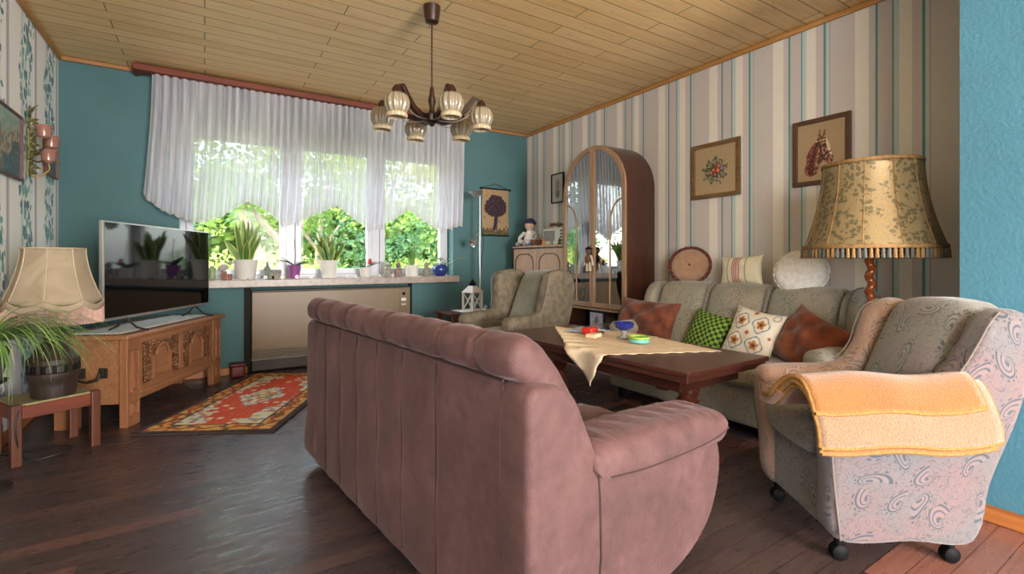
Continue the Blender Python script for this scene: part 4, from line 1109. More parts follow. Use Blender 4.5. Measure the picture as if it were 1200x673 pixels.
# radio
rd = thing('white_radio', 'white box radio with ribbed grille on the lower cabinet', 'radio', (3.14, 3.90, zt2))
m = MB(); m.sbox((0, .16, .09), (.1, .34, .18), .012, 4); m.build('radio_case', M['ceramic'], rd)
m = MB()
for i in range(14): m.box((-.052, .12 + i * .014, .1), (.006, .005, .11))
m.build('radio_grille', plain('grey_grille', '8a9094', .5), rd, smooth=False)
m = MB(); m.box((-.051, .05, .1), (.006, .05, .12)); m.build('radio_dial', plain('pale_dial', 'd6d8d0', .3), rd, smooth=False)
m = MB()
for i in range(4): m.box((-.054, .008, .05 + i * .032), (.01, .022, .014))
m.build('radio_button', M['black'], rd, smooth=False)
# wreath on radio
wr = thing('dried_wreath', 'small dried brown wreath lying on the white radio', 'wreath', (3.12, 4.03, zt2 + .181))
m = MB(); rw = random.Random(4)
for i in range(130):
    a = rw.random() * 2 * PI; rr_ = .05 + rw.gauss(0, .012); p = Vector((rr_ * math.cos(a) * .8, rr_ * math.sin(a) * 1.3, .02 + rw.random() * .03))
    d = Vector((rw.gauss(0, 1), rw.gauss(0, 1), rw.gauss(0, .6))).normalized() * .02
    m.tube([p, p + d], [.004, .001], 4)
m.build('twigs', plain('dried_twigs', '6b4c3c', .95, var=.4, ns=40), wr)
# doll
dl = thing('sailor_doll', 'seated doll in white clothes with dark blue cap on the lower cabinet', 'doll', (3.08, 4.52, zt2), .35)
dl.scale = (1.25, 1.25, 1.3)
def limb(m, pts, rs): m.tube(lerpc(pts, 5), [rs[0] + (rs[1] - rs[0]) * i / (5 * (len(pts) - 1)) for i in range(5 * (len(pts) - 1) + 1)], 10)
m = MB(); m.lathe([(.0, 0), (.055, .005), (.06, .05), (.05, .11), (.03, .14), (0, .145)], (0.05, 0, 0), 18); m.build('doll_body', plain('white_doll_dress', 'cfccc8', .9, var=.15, ns=30), dl)
m = MB(); m.ball((.045, 0, .185), .048, 16); m.build('doll_head', plain('doll_skin', 'c9a892', .6), dl)
m = MB(); m.ball((.055, 0, .205), .052, 16, (1, 1, .85)); m.lathe([(.058, .198), (.056, .21)], (.055, 0, 0), 18); m.build('doll_cap', plain('navy_cap', '26264a', .8), dl)
for s_ in (-1, 1):
    m = MB(); limb(m, [(.0 + .02, .03 * s_, .03), (-.05, .035 * s_, .035), (-.07, .035 * s_, -.0 + .02)], (.024, .02)); m.build('doll_leg', plain('doll_stocking', 'bdbbb8', .9), dl)
    m = MB(); m.sbox((-.085, .037 * s_, .016), (.055, .032, .03), .012, 3); m.build('doll_shoe', plain('doll_shoe', '8a8088', .7), dl)
    m = MB(); limb(m, [(.04, .05 * s_, .12), (.01, .085 * s_, .08), (-.02, .07 * s_, .045)], (.018, .013)); m.build('doll_arm', plain('doll_sleeve', 'c4c0bc', .9), dl)
bk = thing('woven_basket', 'small brown woven basket between the doll and the radio', 'basket', (3.10, 4.36, zt2))
m = MB(); m.lathe([(.04, 0), (.055, .03), (.058, .07), (.05, .07), (.046, .03), (0, .02)], seg=24, lob=12, la=.03); m.build('basket_body', plain('brown_wicker', '6a4434', .85, var=.4, ns=60, bump=.6), bk)
m = MB(); m.tube([(0, -.055, .07), (0, -.04, .12), (0, 0, .14), (0, .04, .12), (0, .055, .07)], .005, 8); m.build('basket_handle', plain('wicker_handle', '7a5444', .85), bk)
for i, (y, h_, c_, lb) in enumerate(((4.13, .08, 'b0763c', 'little amber glass figure on the lower cabinet edge'), (3.99, .06, '8f9a86', 'little pale green dish figure on the lower cabinet edge'), (3.86, .07, '54604c', 'little dark green figure on the lower cabinet nearest the arched cabinet'))):
    o = thing('trinket', lb, 'figurine', (3.03, y, zt2)); m = MB(); m.lathe([(.02, 0), (.024, .006), (.012, h_ * .4), (.018, h_ * .65), (.006, h_ * .85), (.009, h_ * .95), (0, h_)], seg=14); m.build('figure', plain('trinket_%d' % i, c_, .3), o)

# ------------------------------------------------------------------ pictures on the right wall
def picture(name, label, loc, w, h, fr_m, artf, nx, ny, rz=-PI / 2, fw=.022, art_mat=None, inner=None):
    """local: x to the viewer's right, y into the wall, z up; loc = centre on the wall"""
    p = thing(name, label, 'picture', loc, rz)
    m = MB()
    for (a, b, c, d) in ((-w / 2, -w / 2 + fw, -h / 2, h / 2), (w / 2 - fw, w / 2, -h / 2, h / 2), (-w / 2 + fw, w / 2 - fw, h / 2 - fw, h / 2), (-w / 2 + fw, w / 2 - fw, -h / 2, -h / 2 + fw)): m.bb(a, b, -.024, -.002, c, d)
    m.build('frame', fr_m, p, smooth=False, bevel=.004)
    if inner:
        m = MB(); g = fw; q = .006
        for (a, b, c, d) in ((-w / 2 + g, -w / 2 + g + q, -h / 2 + g, h / 2 - g), (w / 2 - g - q, w / 2 - g, -h / 2 + g, h / 2 - g), (-w / 2 + g, w / 2 - g, h / 2 - g - q, h / 2 - g), (-w / 2 + g, w / 2 - g, -h / 2 + g, -h / 2 + g + q)): m.bb(a, b, -.018, -.002, c, d)
        m.build('inner_slip', inner, p, smooth=False)
    m = MB(); m.grid(lambda u, v: ((u - .5) * (w - 2 * fw + .004), -.012, (v - .5) * (h - 2 * fw + .004)), nx, ny)
    m.build('picture_panel', art_mat or M['vcol'], p, col=np.array([srgb(artf(i / nx, j / ny)) for i in range(nx + 1) for j in range(ny + 1)]), ang=180)
    return p
def flowers(u, v):
    x, y = u - .5, v - .48
    rr = math.hypot(x, y * 1.05)
    a = math.atan2(y, x)
    for (cx, cy, rc, c1, c2) in ((-.04, .02, .05, 'a03028', 'd8907a'), (.07, .0, .05, 'b8402c', 'e0a488'), (.0, -.08, .045, '7a3028', 'c89078'), (.09, .09, .045, '9c3c34', 'dca090'), (-.1, -.03, .035, 'b06040', 'd8a078'), (.02, .11, .04, '6c3430', 'b07868'), (.16, .03, .035, '7c7494', 'a09ab4')):
        d = math.hypot(x - cx, y - cy)
        if d < rc * .45: return c2
        if d < rc: return c1
    lim = .27 + .04 * math.sin(a * 9) + .03 * math.sin(a * 17 + 2)
    if rr < lim:
        q = hsh(int(u * 34), int(v * 34))
        if rr > .15:
            if q < .45: return '46543e'
            if q < .6: return '7a8068'
            if q < .68: return '8c7c90'
            if q < .74: return '9a5a48'
        else: return '3c4838' if q < .7 else '7a8060'
    return 'b09a78' if hsh(int(u * 60), int(v * 60), 2) < .5 else 'aa9472'
picture('flower_picture', 'framed embroidery of a flower bouquet, smaller of two on striped wall', (XR - .002, 2.30, 1.706), .42, .43, M['gold_frame'], flowers, 90, 90, inner=wood('thin_gilt', '7c6038', 'a88850', .4, 'X'), fw=.03)
HO = [(.30, .08), (.42, .12), (.46, .22), (.50, .30), (.56, .33), (.62, .28), (.68, .25), (.74, .27), (.76, .34), (.73, .42), (.70, .52), (.66, .62), (.62, .70), (.585, .74), (.60, .86), (.57, .87), (.535, .76), (.50, .76), (.49, .88), (.455, .86), (.45, .75), (.40, .68), (.36, .58), (.32, .48), (.27, .38), (.24, .24), (.22, .14)]
MANE = [(.30, .08), (.36, .12), (.36, .3), (.42, .5), (.45, .7), (.40, .68), (.33, .62), (.26, .54), (.20, .44), (.19, .3), (.14, .2), (.2, .1)]
def horse(u, v):
    u2 = u
    if inpoly(u2, v, HO):
        q = hsh(int(u * 40), int(v * 40))
        if math.hypot(u2 - .555, v - .60) < .02: return '20120e'
        if math.hypot(u2 - .715, v - .31) < .018: return '2a1612'
        # bridle
        if abs((v - .44) - (u2 - .6) * .35) < .012 and u2 > .46: return '3a2018'
        if abs((u2 - .49) + (v - .55) * .25) < .012 and .35 < v < .72: return '3a2018'
        if abs((v - .68) - (u2 - .5) * .1) < .01: return 'c9b290'
        if u2 > .6 and v > .42 and u2 - .62 < .1 and abs(u2 - (.70 - (v - .42) * .33)) < .03: return 'd8c0a0'
        if inpoly(u2, v, MANE): return '43211a' if q < .5 else '6a3428'
        return '6f4433' if q < .4 else ('946a52' if q < .68 else ('4a2a22' if q < .88 else 'b8957a'))
    if inpoly(u2, v, MANE): return '6a352a' if hsh(int(u * 40), int(v * 40)) < .6 else '96604e'
    return 'ab9270' if hsh(int(u * 70), int(v * 70), 2) < .5 else 'a58c6a'
picture('horse_picture', 'dark framed embroidery of a horse head on the striped wall', (XR - .002, 1.54, 1.705), .345, .43, M['dark_frame'], horse, 110, 130, fw=.03)
def ovalp(u, v):
    if ((u - .5) / .3) ** 2 + ((v - .5) / .38) ** 2 < 1:
        if ((u - .5) / .15) ** 2 + ((v - .62) / .16) ** 2 < 1: return '8a7c74'
        if ((u - .5) / .17) ** 2 + ((v - .3) / .16) ** 2 < 1: return '6f6a66'
        return 'a8a49a'
    return 'b9b7ae'
picture('portrait_picture', 'small grey oval portrait in thin black frame by the arched cabinet', (XR - .002, 4.27, 1.815), .22, .33, M['black'], ovalp, 40, 60, fw=.012, art_mat=M['paint'])
# left wall
def land(u, v):
    q = hsh(int(u * 16), int(v * 16)); w = .1 * math.sin(u * 9) + .05 * math.sin(v * 14)
    if v > .72 + w: return '8aa69a' if q < .6 else '9fb6a8'
    if v > .45 + w: return 'b3a58c' if q < .4 else ('5f7a70' if q < .75 else '8f7f6c')
    if u > .5 + w: return '3f5a62' if q < .6 else '54707a'
    return 'a8987c' if q < .5 else '6c7464'
picture('landscape_picture', 'large framed painting in green and grey partly outside the left edge', (XL + .002, 3.70, 1.66), .52, .38, wood('reddish_frame', '4c2830', '6a3c3c', .4, 'X'), land, 60, 50, rz=PI / 2, fw=.014, art_mat=M['paint'])
picture('small_mirror_picture', 'narrow brown framed picture behind the gilt wall sconce', (XL + .002, 4.63, 1.74), .30, .29, wood('reddish_frame_small', '6a4030', '855444', .4, 'X'), land, 40, 40, rz=PI / 2, fw=.014, art_mat=M['paint'])
# sconce
sn = thing('wall_sconce', 'gilt leafy wall sconce with three pink glass cups', 'sconce', (XL, 4.10, 1.72))
m = MB(); rw = random.Random(9)
m.tube([(.012, .0, -.2), (.02, -.01, -.05), (.015, .0, .1), (.02, .02, .2)], .006, 6)
for i in range(60):
    z = rw.uniform(-.2, .22); p = Vector((.02, .0, z)); d = Vector((rw.uniform(.0, .04), rw.gauss(0, .05), rw.uniform(-.01, .05)))
    q = p + d; s_ = Vector((0, .012, .0)) if abs(d.y) < .04 else Vector((0, 0, .012))
    m.add([tuple(p), tuple(p + d * .5 + s_), tuple(q), tuple(p + d * .5 - s_)], [(0, 1, 2, 3)])
m.build('gilt_leaves', plain('green_gilt', '8a8450', .4, .5, var=.3, ns=30), sn, solid=.002)
for (x, y, z) in ((.09, -.02, .04), (.10, .10, -.0), (.10, .03, -.10)):
    m = MB(); m.tube(lerpc([(.02, 0, z - .08), (.05, y * .4, z - .1), (x, y, z - .05), (x, y, z - .005)], 5), .005, 6); ar = m.build('sconce_arm', M['brass'], sn)
    m = MB(); m.lathe([(.018, 0), (.032, .012), (.036, .06), (.046, .078), (.043, .08), (.033, .06), (.028, .015), (0, .008)], (x, y, z), 18, 8, .03); m.build('glass_cup', M['pink_glass'], ar)
# tree tapestry on the back wall
def treec(u, v):
    q = hsh(int(u * 26), int(v * 36))
    if v < .07: return '3c4432' if q < .6 else '5c5a3c'
    if v < .14 + .03 * math.sin(u * 40) : return '454a34' if q < .8 else '9a5a38'
    tw = .055 + .05 * max(0, .24 - v) * 6 * .5
    if v < .5 and abs(u - .5 + .02 * math.sin(v * 12)) < tw * 1.25: return '2a2030'
    for (cx, cy, rr) in ((.5, .64, .22), (.3, .6, .19), (.72, .61, .19), (.4, .5, .12), (.6, .5, .12), (.42, .76, .15), (.62, .74, .15), (.3, .52, .1), (.72, .52, .1), (.5, .84, .06), (.22, .7, .08), (.8, .7, .09)):
        if math.hypot((u - cx), (v - cy) * 1.35) < rr * 1.12 + .012 * math.sin(u * 80) + .01 * math.sin(v * 90): return '2c1e26' if q < .75 else '4a2e30'
    if hsh(int(u * 16), int(v * 24), 7) > .94 and v < .5: return '8c4432'
    if v > .82 and hsh(int(u * 16), int(v * 24), 5) > .85: return 'a8683c'
    return '9c8464' if q < .5 else '95805f'
tp = thing('tree_tapestry', 'hanging cloth tapestry of a dark tree on beige ground', 'tapestry', (2.885, YB - .006, 1.57))
nx, ny = 60, 84
m = MB(); m.grid(lambda u, v: ((u - .5) * .36, -.004 - .003 * math.sin(v * 9), (v - .5) * .54), nx, ny); m.build('tapestry_cloth', M['vcol'], tp, col=np.array([srgb(treec(i / nx, j / ny)) for i in range(nx + 1) for j in range(ny + 1)]), ang=180, solid=.003)
m = MB(); m.tube([(-.20, -.012, .275), (.20, -.012, .275)], .008, 10); m.ball((-.2, -.012, .275), .013); m.ball((.2, -.012, .275), .013); m.build('top_rod', M['black'], tp)
m = MB(); m.tube([(-.18, -.01, .28), (0, -.008, .34), (.18, -.01, .28)], .003, 6); m.build('hanging_cord', M['cable'], tp)
m = MB(); m.tube([(-.185, -.01, -.272), (.185, -.01, -.272)], .007, 10); m.build('bottom_rod', M['black'], tp)

# ------------------------------------------------------------------ pillows
def pillow_grid(w, h, t, n=40, side=1, seed=0, cr=.004, thin=4):
    def f(u, v):
        a, b = 2 * u - 1, 2 * v - 1
        x = w / 2 * a * (1 - .09 * (1 - b * b) * abs(a) ** 2); z = h / 2 * b * (1 - .09 * (1 - a * a) * abs(b) ** 2)
        k = max(0, (1 - abs(a) ** 2.6)) ** .55 * max(0, (1 - abs(b) ** 2.6)) ** .55
        y = -side * (t / 2 * k + cr * math.sin(a * 7 + seed) * math.sin(b * 6 + seed * 2) * k)
        return (x, y, z)
    return f
def place(o, c, yaw=0, lean=.3, roll=0):
    M_ = Matrix.Rotation(-PI / 2 + yaw, 4, 'Z') @ Matrix.Rotation(-lean, 4, 'X') @ Matrix.Rotation(roll, 4, 'Y')
    o.rotation_euler = M_.to_euler(); o.location = c
def pillow(name, label, c, w, h, t, mat, yaw=0, lean=.3, roll=0, artf=None, seed=0, cr=.004, bend=0, cat='cushion'):
    n = 70 if artf else 34
    m = MB(); cols = []
    f1 = pillow_grid(w, h, t, n, 1, seed, cr); f2 = pillow_grid(w, h, t, n, -1, seed, cr)
    def bd(p): return (p[0], p[1] + bend * (p[0] / w * 2) ** 2, p[2])
    m.grid(lambda u, v: bd(f1(u, v)), n, n); m.grid(lambda u, v: bd(f2(u, v)), n, n)
    col = None
    if artf:
        one = [srgb(artf(i / n, j / n)) for i in range(n + 1) for j in range(n + 1)]; col = np.array(one + one)
    me = m.build(name, mat, None, ang=180, col=col, fix=False)
    b = bmesh.new(); b.from_mesh(me.data); bmesh.ops.remove_doubles(b, verts=b.verts, dist=.0008); bmesh.ops.recalc_face_normals(b, faces=b.faces); b.to_mesh(me.data); b.free()
    place(me, c, yaw, lean, roll); tag(me, label, cat); return me
pillow('velvet_cushion', 'wide orange-brown crumpled velvet cushion at the left sofa end', (2.84, 2.56, .545), .54, .34, .15, M['orange_velvet'], .1, .45, .03, seed=1, cr=.026)
def check(u, v):
    a, b = u * 11, v * 11
    k = (int(a + b) + int(a - b + 50)) % 2
    return '1f3016' if ((int(a * 1.3) + int(b * 1.3)) % 2) else '7c9e38'
pillow('checked_cushion', 'green and black checked cushion on the paisley sofa', (2.83, 2.02, .52), .31, .30, .12, M['vcol'], -.1, .45, .16, check, seed=2)
def embr(u, v):
    for cx in (.3, .7):
        for cy in (.3, .7):
            dx, dy = u - cx, v - cy; rr = math.hypot(dx, dy); a = math.atan2(dy, dx)
            if rr < .035: return '5c3a2c'
            if rr < .085 + .015 * math.sin(5 * a): return 'b0763c'
            if abs(rr - (.15 + .018 * math.sin(4 * a + 2))) < .011: return '6f7a80'
    if abs(u - .5) + abs(v - .5) < .05 or abs(u - .5) + abs(v - .93) < .05 or abs(u - .07) + abs(v - .5) < .04 or abs(u - .93) + abs(v - .5) < .04 or abs(u - .5) + abs(v - .07) < .04: return 'a4552c'
    for cx, cy in ((.1, .1), (.9, .9), (.1, .9), (.9, .1)):
        rr = math.hypot(u - cx, v - cy)
        if abs(rr - .06) < .01: return '7c8488'
    return 'd9cfbc'
pillow('embroidered_cushion', 'cream cushion embroidered with four brown flowers on the paisley sofa', (2.80, 1.685, .55), .33, .33, .11, M['vcol'], -.05, .4, .14, embr, seed=3)
def strp(u, v):
    for c, w_, k in ((.38, .012, 'b06a70'), (.42, .012, 'b06a70'), (.46, .014, 'a85c66'), (.5, .012, 'b06a70'), (.54, .012, 'b06a70'), (.25, .01, '8f9486'), (.68, .012, '8f9486')):
        if abs(u - c) < w_: return k
    return 'dad0b4'
pillow('rust_velvet_cushion', 'rust coloured velvet cushion with pinched corners by the right sofa arm', (2.83, 1.38, .545), .36, .34, .15, M['rust_velvet'], -.1, .45, .42, seed=5, cr=.02)
pillow('striped_cushion', 'cream cushion with red stripes standing on the sofa back', (3.13, 1.96, .935), .32, .20, .10, M['vcol'], -.05, .12, -.05, strp, seed=4)
def round_cushion(name, label, c, rx, rz_, t, face, rim, yaw, lean, ruf, roll=0, button=True):
    p = thing(name, label, 'cushion')
    m = MB()
    def f(u, v):
        a = 2 * PI * u; b = v * 2 - 1          # v through thickness
        th = b * PI / 2; rr = math.cos(th) ** .55 if abs(b) < 1 else 0
        k = 1
        d = math.sin(th) * t / 2
        if button: d *= (1 - .35 * math.exp(-(rr / .15) ** 2))
        return (rx * rr * math.cos(a) * k, -d, rz_ * rr * math.sin(a) * k)
    m.grid(f, 48, 20, cu=True); m.build('cushion_cover', face, p, ang=180)
    m = MB()
    m.grid(lambda u, v: ((rx * (.96 + ruf * v)) * math.cos(2 * PI * u), .005 * math.sin(2 * PI * u * 24) * (.4 + v), (rz_ * (.96 + ruf * v * rx / rz_)) * math.sin(2 * PI * u)), 240, 3, cu=True); m.build('ruffle', rim, p, ang=180, solid=.003)
    if button:
        m = MB(); m.ball((0, -t / 2 * .68, 0), .01, 10, (1, .6, 1)); m.build('button', M['ruffle'], p)
    place(p, c, yaw, lean, roll); return p
round_cushion('round_cushion', 'round tan velvet cushion with dark ruffle on the sofa back', (3.13, 2.38, .965), .135, .125, .09, M['brown_velvet'], M['ruffle'], .55, .22, .22, roll=-.3)
round_cushion('crocheted_cushion', 'round white crocheted cushion on the sofa back', (3.07, 1.535, .93), .145, .132, .10, M['crochet'], M['crochet'], .3, .2, .09, roll=-.2, button=False)

# ------------------------------------------------------------------ standing lamp with brocade shade
fl_ = thing('floor_lamp', 'tall floor lamp with gold brocade shade and twisted wooden pole', 'floor lamp', (2.794, 1.065, 0))
m = MB(); m.lathe([(.15, 0), (.15, .02), (.12, .035), (.05, .05), (.03, .09), (0.03, .10)], seg=32); m.build('lamp_base', M['mahog_z'], fl_)
m = MB()
n = 260
def twist(u, v):
    z = .09 + .97 * u; a = 2 * PI * v
    rr = .019 + .0065 * math.cos(a - z * 2 * PI / .075) + (.006 if int(z * 20) % 7 == 0 else 0)
    return (rr * math.cos(a), rr * math.sin(a), z)
m.grid(twist, n, 16, cv=True); m.build('twisted_pole', wood('lamp_pole_wood', '6e3216', '9a5026', .25, 'Z', coat=.5), fl_, ang=80)
shp = [(0, 1.052), (.25, 1.08), (.5, 1.15), (.75, 1.27), (1, 1.487)]
def shr(t_):   # t 0 bottom .. 1 top radius, oval bell
    return .203 + .085 * (1 - t_) ** 1.8
def shadef(u, v):
    a = 2 * PI * u; t_ = v
    z = 1.065 + .41 * t_; k = .5 + .5 * math.cos(a * 12)
    rr = shr(t_) * (1 - .008 * k)
    return (rr * math.cos(a), rr * math.sin(a), z)
m = MB(); m.grid(shadef, 144, 24, cu=True); sh = m.build('lamp_shade', M['brocade'], fl_, ang=50, solid=.004)
for z, rr, h_ in ((1.477, shr(1) + .004, .016), (1.068, shr(0) + .004, .02)):
    m = MB(); m.grid(lambda u, v: (rr * math.cos(2 * PI * u) * (1 + .006 * math.sin(u * 400)), rr * math.sin(2 * PI * u), z - h_ / 2 + h_ * v), 150, 3, cu=True); m.build('braid_trim', M['gold_fringe'], sh, solid=.005, ang=80)
tas = [None, None]
for i in range(84):
    a = 2 * PI * i / 84; x, y = (shr(0) + .003) * math.cos(a), (shr(0) + .003) * math.sin(a)
    k_ = 1 if i % 4 in (1, 2) else 0
    if tas[k_] is None:
        m = MB(); m.lathe([(.003, 0), (.0085, -.012), (.0065, -.02), (.0095, -.045), (0.004, -.046)], (0, 0, 0), 7); o = tas[k_] = m.build('tassel', M['tassel_grey' if k_ else 'gold_fringe'], sh)
    else:
        o = tas[k_].copy(); COL.objects.link(o); o.parent = sh
    o.location = (x, y, 1.06)

m = MB()
for i in range(12):
    a = 2 * PI * (i + .5) / 12; m.tube([((shr(t_) + .002) * math.cos(a) * 1.0, (shr(t_) + .002) * math.sin(a), 1.065 + .41 * t_) for t_ in [k / 10 for k in range(11)]], .0025, 5)
m.build('shade_rib', M['gold_fringe'], sh)
m = MB(); m.tube([(0, 0, 1.05), (0, 0, 1.3)], .008, 8); m.lathe([(.02, 1.2), (.02, 1.26), (.035, 1.33), (.0, 1.37)], seg=16); m.tube([(-.2, 0, 1.46), (.2, 0, 1.46)], .003, 6); m.tube([(0, 0, 1.3), (0, 0, 1.47)], .004, 6); m.build('bulb_holder', M['brass'], fl_)

# ------------------------------------------------------------------ left side table with barrel lamp
stx, sty = Vector((-.764, 3.265)), Vector((-.492, 3.414)); sd_ = (sty - stx); sl_ = .31
st_ = thing('side_stool', 'low reddish wooden side table carrying the barrel lamp', 'side table', (stx.x - .01, stx.y, 0), math.atan2(sd_.y, sd_.x))
SH = .30
for (x, y) in ((0, 0), (sl_, 0), (0, .27), (sl_, .27)):
    m = MB(); m.bb(x - .02, x + .02, y - .02, y + .02, 0, SH); m.build('leg', M['redwood_z'], st_, smooth=False, bevel=.005)
for (a, b, c_, d) in ((0.02, sl_ - .02, -.012, .012), (.02, sl_ - .02, .258, .282)):
    m = MB(); m.bb(a, b, c_, d, SH - .075, SH - .012); m.build('side_rail', M['redwood'], st_, smooth=False, bevel=.004)
for x in (0, sl_):
    m = MB(); m.bb(x - .012, x + .012, .02, .25, SH - .075, SH - .012); m.build('side_rail', M['redwood'], st_, smooth=False, bevel=.004)
m = MB(); m.bb(.0, sl_, .0, .27, SH - .012, SH - .002); m.build('table_top', plain('woven_olive_top', '8a8058', .7, var=.2, ns=40), st_, smooth=False)
lx, ly = -.665, 3.41
bl_ = thing('barrel_lamp', 'table lamp with dark carved barrel foot and fringed cream shade', 'table lamp', (lx, ly, SH))
m = MB(); m.lathe([(.085, 0), (.088, .01), (.092, .05), (.097, .09), (.105, .10), (.105, .125), (.097, .13), (.097, .165), (.105, .17), (.105, .195), (.09, .21), (.07, .25), (.045, .275), (.040, .285), (.040, .35), (.046, .36), (.03, .365), (0, .365)], seg=40); bb_ = m.build('barrel_foot', M['barrel'], bl_)
m = MB()
for i in range(14):
    a = 2 * PI * i / 14; m.box((.100 * math.cos(a), .100 * math.sin(a), .147), (.012, .018, .034), rz=a)
m.build('carved_blocks', M['black'], bb_, bevel=.003)
m = MB(); m.tube([(0, 0, .36), (0, 0, .5)], .008, 8); m.lathe([(.02, .4), (.02, .45), (.03, .5), (0, .53)], seg=14); m.build('bulb_holder', M['brass'], bl_)
def shd(u, v):
    a = 2 * PI * u; seg8 = a * 8 / (2 * PI); k = seg8 - math.floor(seg8) - .5
    z = .49 + .275 * v
    rr = .125 + .07 * (1 - v) ** 1.7
    rr *= math.cos(PI / 8) / math.cos(k * PI / 4) * .6 + .4
    if v < .001: z += .022 * (1 - (2 * k) ** 2) * -1 + .01
    return (rr * math.cos(a), rr * math.sin(a), z)
m = MB(); m.grid(shd, 96, 16, cu=True); s_ = m.build('lamp_shade', M['parchment'], bl_, ang=50, solid=.003)
m = MB()
for k in range(8):
    a = 2 * PI * k / 8; m.tube([((.125 + .07 * (1 - v) ** 1.7 + .002) * math.cos(a), (.125 + .07 * (1 - v) ** 1.7 + .002) * math.sin(a), .49 + .275 * v) for v in [i / 8 for i in range(9)]], .003, 6)
m.tube([(.127 * math.cos(2 * PI * i / 32), .127 * math.sin(2 * PI * i / 32), .765) for i in range(32)], .004, 6, closed=True)
m.build('shade_braid', plain('pale_braid', 'b9a890', .8), s_)
m = MB()
def skirt(u, v):
    a = 2 * PI * u; k = (u * 8) % 1
    z0 = .505 - .03 * math.sin(PI * k); rr = .198 + .004 * math.cos(a * 8)
    return (rr * math.cos(a), rr * math.sin(a), z0 - .035 * v)
m.grid(skirt, 160, 3, cu=True); m.build('scalloped_skirt', M['parchment'], s_, solid=.003, ang=80)
m = MB()
for i in range(230):
    a = 2 * PI * i / 230; k = (i / 230 * 8) % 1; z0 = .47 - .03 * math.sin(PI * k)
    m.tube([(.200 * math.cos(a), .200 * math.sin(a), z0), (.202 * math.cos(a), .202 * math.sin(a), .375)], .0019, 4)
m.build('shade_fringe', M['fringe'], s_)
m = MB(); m.tube(lerpc([(-.72, 3.33, .295), (-.76, 3.25, .27), (-.765, 3.235, .15), (-.74, 3.30, .015), (-.62, 3.36, .008), (-.60, 3.45, .008), (-.72, 3.5, .008), (-.84, 3.45, .008), (-.88, 3.3, .1), (-.915, 3.3, .25)], 6), .0035, 6); tag(m.build('lamp_cable', M['cable']), 'dark cable hanging from the side table and looping on the floor', 'cable')

# ------------------------------------------------------------------ plants
def blade(m, base, direc, L, w, arch_, n=8, fold=.2, twist_=0):
    """arching strap leaf"""
    b = Vector(base); d = Vector((math.cos(direc), math.sin(direc), 0)); s_ = Vector((-d.y, d.x, 0))
    vs = []; fs = []
    for i in range(n + 1):
        t_ = i / n; ang_ = arch_[0] + (arch_[1] - arch_[0]) * t_
        if i: b = b + (d * math.cos(ang_) + Vector((0, 0, 1)) * math.sin(ang_)) * (L / n)
        ww = w * math.sin(PI * min(1, (t_ * .92 + .08)) ) ** .5 * (1 - t_ ** 3) if t_ < 1 else 0.0005
        q = s_ * math.cos(twist_ * t_) + Vector((0, 0, 1)) * math.sin(twist_ * t_)
        vs += [tuple(b - q * ww / 2), tuple(b - Vector((0, 0, fold * ww))), tuple(b + q * ww / 2)]
    for i in range(n):
        for k in (0, 1): fs.append((3 * i + k, 3 * i + k + 1, 3 * i + k + 4, 3 * i + k + 3))
    m.add(vs, fs)
sp = thing('spider_plant', 'spider plant with long arching striped leaves at the left edge', 'potted plant', (-.80, 2.98, 0))
m = MB(); rw = random.Random(3); m2 = MB()
for i in range(230):
    a = rw.uniform(0, 2 * PI); L = rw.uniform(.25, .66)
    if .75 < a < 2.0 and rw.random() < .72: a -= 1.6
    if .2 < a < 2.0: L = min(L, .34)
    if math.cos(a) < -.2: L *= .25
    (m if i % 3 else m2).M = Matrix.Identity(4)
    blade(m if i % 3 else m2, (.02 * math.cos(a), .02 * math.sin(a), .62), a, L, rw.uniform(.005, .009), (rw.uniform(.8, 1.55), rw.uniform(-1.9, -1.0)), 12)
m.build('foliage', M['leaf'], sp, ang=180); m2.build('pale_foliage', leafmat('striped_leaf', '8fae62', 'b4c48a'), sp, ang=180)
m = MB(); m.lathe([(.05, .48), (.075, .60), (.08, .62), (.07, .62), (.06, .60), (0, .60)], seg=24); m.build('plant_pot', plain('dark_grey_pot', '4a4c48', .6), sp)
m = MB(); m.lathe([(.085, .0), (.085, .015), (.018, .03), (.018, .45), (.06, .465), (.075, .48)], seg=20); m.build('plant_stand', M['dark_metal'], sp)

